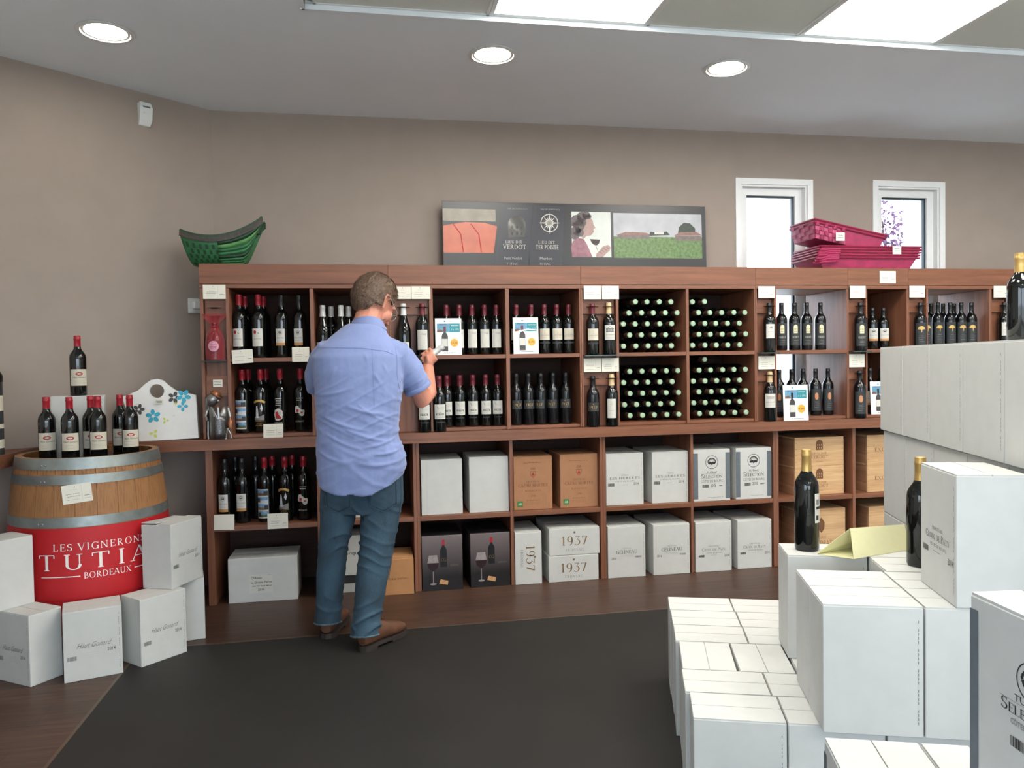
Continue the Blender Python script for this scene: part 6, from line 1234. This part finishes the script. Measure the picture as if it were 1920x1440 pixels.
# collar: stand and turned-down fall
def collar(u, t):
    a = -PI*1.02+2.04*PI*u; P_ = [(1.0, .0), (.93, .045), (.97, .052), (1.22, .004)]; k = t*3; i = min(2, int(k)); f = k-i; r = P_[i][0]*(1-f)+P_[i+1][0]*f; z = P_[i][1]*(1-f)+P_[i+1][1]*f
    b = max(0, math.cos(a)); q = Vector((-.012+.008*t+r*.073*math.sin(a), -.655+.01-r*.074*math.cos(a), 1.452+z*(.8+.35*b)+.012*math.sin(a)*0-.018*(1-math.cos(a))*.5-.02*math.cos(a)*t*.3)); return q-MR
MB().grid(collar, 56, 15).obj('collar', m_sh, shirt, smooth=True).modifiers.new('t', 'SOLIDIFY').thickness = .002
c0 = Vector((.2215, -.634, 1.172)); ax = cuffd
q_ = ax.to_track_quat('Z', 'Y').to_matrix().to_4x4()
MB().lathe([(.0665, -.012), (.0685, -.008), (.0685, .008), (.067, .011), (.064, .011), (.0635, -.008)], 32, Matrix.Translation(c0-MR) @ q_).obj('sleeve_cuff', m_sh, shirt, smooth=True)
# ------------------------------------------------------------------ jeans
def jean_mat():
    m = mat('washed_denim', (48, 71, 87), .9, var=.42, scale=6.5, bump=.4, bscale=240, detail=6); return m
m_jn = jean_mat(); m_jn2 = mat('denim_seam', (46, 70, 90), .85, var=.2); m_jhem = mat('worn_denim_hem', (76, 98, 110), .85, var=.35, scale=60)
J = MB()
J.loft([ring(-.047, -.695, .60, .125, .10, p=2.2), ring(-.047, -.70, .68, .178, .118), ring(-.047, -.70, .76, .19, .132), ring(-.047, -.695, .86, .184, .128), ring(-.047, -.69, .94, .178, .12)])
J.tube([(.052, -.70, .80), (.05, -.702, .68), (.032, -.715, .56), (.012, -.735, .44), (-.012, -.76, .30), (-.032, -.782, .17), (-.046, -.798, .07), (-.052, -.805, -.02)], [(.104, .092), (.104, .095), (.096, .09), (.084, .079), (.08, .074), (.08, .066), (.088, .066), (.09, .066)], 20)
J.tube([(-.145, -.695, .80), (-.147, -.69, .68), (-.165, -.678, .56), (-.186, -.66, .44), (-.20, -.645, .30), (-.212, -.632, .17), (-.221, -.62, .08), (-.225, -.614, -.02)], [(.104, .092), (.1, .088), (.09, .08), (.082, .07), (.078, .067), (.08, .062), (.088, .063), (.09, .063)], 20)
jme = remeshed(J, .0062, 6, .5)
def wr_jean(p, n):
    h = 0; s = 1 if p.x > -.09 else -1
    kn = max(0, 1-abs(p.z-.43)/.13); h += .0115*(math.exp(-(math.sin(p.z*48+s*p.x*26+3*noise.noise(p*7))/.4)**2)-.4)*kn*max(.15, noise.noise(p*6)+.6)
    an_ = max(0, 1-abs(p.z-.13)/.13); h += .014*(math.exp(-(math.sin(p.z*40-s*p.x*30+3*noise.noise(p*6))/.45)**2)-.4)*an_*max(.2, noise.noise(p*5)+.7)
    sc_ = max(0, 1-abs(p.z-.62)/.12); h += .005*fold(p, Vector((.6*s, 0, .8)), 18)*sc_
    return h+.0035*noise.noise(p*8)
displaced(jme, wr_jean); cut(jme, lambda c, n: c.z > .93)
def hem_cut(me, planes):
    """cut each trouser leg by its own plane and return the ordered rim"""
    bm = bmesh.new(); bm.from_mesh(me); loops = []
    for side, co, no in planes:
        fs = [f for f in bm.faces if side(f.calc_center_median()) and f.calc_center_median().z < .3]; g_ = set(fs)
        for f in fs: g_.update(f.edges); g_.update(f.verts)
        bmesh.ops.bisect_plane(bm, geom=list(g_), plane_co=co, plane_no=no, clear_outer=True)
    for e in bm.edges:
        pass
    todo = set(e for e in bm.edges if e.is_boundary and e.verts[0].co.z < .3)
    while todo:
        e = todo.pop(); L = [e.verts[0], e.verts[1]]
        while True:
            nx_ = [q for q in L[-1].link_edges if q in todo]
            if not nx_: break
            todo.discard(nx_[0]); L.append(nx_[0].other_vert(L[-1]))
        loops.append([v.co.copy() for v in L])
    bm.to_mesh(me); bm.free(); return loops
HEMS = hem_cut(jme, [(lambda c: c.x > -.135, Vector((-.05, -.80, .052)), Vector((.0, -.22, -1))), (lambda c: c.x <= -.135, Vector((-.222, -.619, .066)), Vector((0, -.16, -1)))])
BJ = BVHTree.FromPolygons([v.co for v in jme.vertices], [tuple(p.vertices) for p in jme.polygons])
jeans = put('jeans', jme, m_jn); s_ = jeans.modifiers.new('t', 'SOLIDIFY'); s_.thickness = .003; s_.offset = -1
def patchon(bv, x0, x1, z0, z1, tip, name, m, parent, off=.003):
    nx, nz = 14, 14; V_ = []
    for j in range(nz+1):
        for i in range(nx+1):
            u = i/nx; x = x0+(x1-x0)*u; zb = z0-tip*(1-abs(2*u-1)); z = zb+(z1-zb)*j/nz; q = onsurf(bv, x, z, off)
            V_.append((q or Vector((x, -.8, z)))-MR)
    MB().add(V_, [(j*(nx+1)+i, j*(nx+1)+i+1, (j+1)*(nx+1)+i+1, (j+1)*(nx+1)+i) for j in range(nz) for i in range(nx)]).obj(name, m, parent, smooth=True).modifiers.new('t', 'SOLIDIFY').thickness = .002
patchon(BJ, -.015, .105, .645, .76, .03, 'back_pocket', m_jn, jeans); patchon(BJ, -.205, -.10, .645, .76, .028, 'back_pocket', m_jn, jeans)
for pts, nm_ in (([(-.015, .76), (-.015, .645), (.045, .615), (.105, .645), (.105, .76)], 'pocket_stitching'), ([(-.205, .72), (-.205, .645), (-.152, .617), (-.10, .645), (-.10, .76)], 'pocket_stitching'), ([(-.055, .80), (-.06, .72), (-.052, .64)], 'seat_seam'), ([(.125, .76), (.13, .68), (.115, .58), (.09, .46), (.06, .3)], 'side_seam')): ribbon(BJ, pts, .0014, nm_, m_jn2, jeans, .0052)
for L in HEMS:
    if len(L) > 20: MB().tube([q+Vector((0, 0, .003))-MR for q in L[::2]]+[L[0]+Vector((0, 0, .003))-MR], .0042, 6).obj('trouser_hem', m_jhem, jeans, smooth=True)
# ------------------------------------------------------------------ boots
m_lea = mat('brown_suede_leather', (92, 57, 37), .65, var=.2, scale=30, bump=.1); m_sole = mat('dark_rubber_sole', (46, 37, 33), .7); m_lace = mat('boot_lace', (92, 64, 46), .7)
def boot(hx, hy, ang, L=.285):
    M = Matrix.Translation(Vector((hx, hy, 0))-MR) @ Matrix.Rotation(-ang, 4, 'Z')      # local y runs from heel to toe
    def sec(y, w, zb, zt, n=16):
        out = []
        for i in range(n):
            a = 2*PI*i/n; c, s = math.cos(a), math.sin(a); out.append(M @ Vector((w*(abs(c)**.8)*math.copysign(1, c), y, (zb+zt)/2+(zt-zb)/2*(abs(s)**.8)*math.copysign(1, s))))
        return out
    b = thing_part = MB().loft([sec(.0, .022, .03, .075), sec(.012, .030, .024, .095), sec(.05, .034, .024, .105), sec(.09, .035, .024, .115), sec(.125, .04, .024, .112), sec(.165, .044, .022, .092), sec(.205, .048, .022, .08), sec(.245, .044, .022, .07), sec(.27, .033, .022, .06), sec(.284, .014, .024, .045)]).obj('boot', m_lea, man, smooth=True)
    def outl(g):
        return [(g*.0-.024, .004), (-.034-g, .02), (-.038-g, .06), (-.037-g, .1), (-.043-g, .16), (-.05-g, .205), (-.046-g, .245), (-.032-g, .275), (-.012, .292+g), (.012, .292+g), (.032+g, .275), (.046+g, .245), (.05+g, .205), (.043+g, .16), (.037+g, .1), (.038+g, .06), (.034+g, .02), (.024, .004-g), (0, -.004-g)]
    def slab_(z0, z1, f=lambda y: True):
        o = [p for p in outl(.003) if f(p[1])]; return [[M @ Vector((x, y, z)) for x, y in o] for z in (z0, z1)]
    MB().loft(slab_(.014, .026)).obj('sole', m_sole, b); MB().loft(slab_(0, .0145, lambda y: y < .085)).obj('heel', m_sole, b); MB().loft(slab_(.004, .0145, lambda y: y > .12)).obj('tread', m_sole, b)
    for i in range(3): MB().tube([M @ Vector((-.02, .105+.022*i, .126-.011*i)), M @ Vector((0, .11+.022*i, .135-.013*i)), M @ Vector((.02, .105+.022*i, .126-.011*i))], .002, 5).obj('lace', m_lace, b)
boot(-.062, -.862, math.radians(42)); boot(-.228, -.66, math.radians(14))
# the bottle in his hands
zax = -BD_; xq = zax.to_track_quat('Z', 'Y').to_matrix().to_4x4()
bottle('silver', 'silver capped bottle held tilted in the hands of the man', 0, 0, 0, M=Matrix.Translation(BT+BD_*.30) @ xq @ Matrix.Rotation(.4, 4, 'Z'))
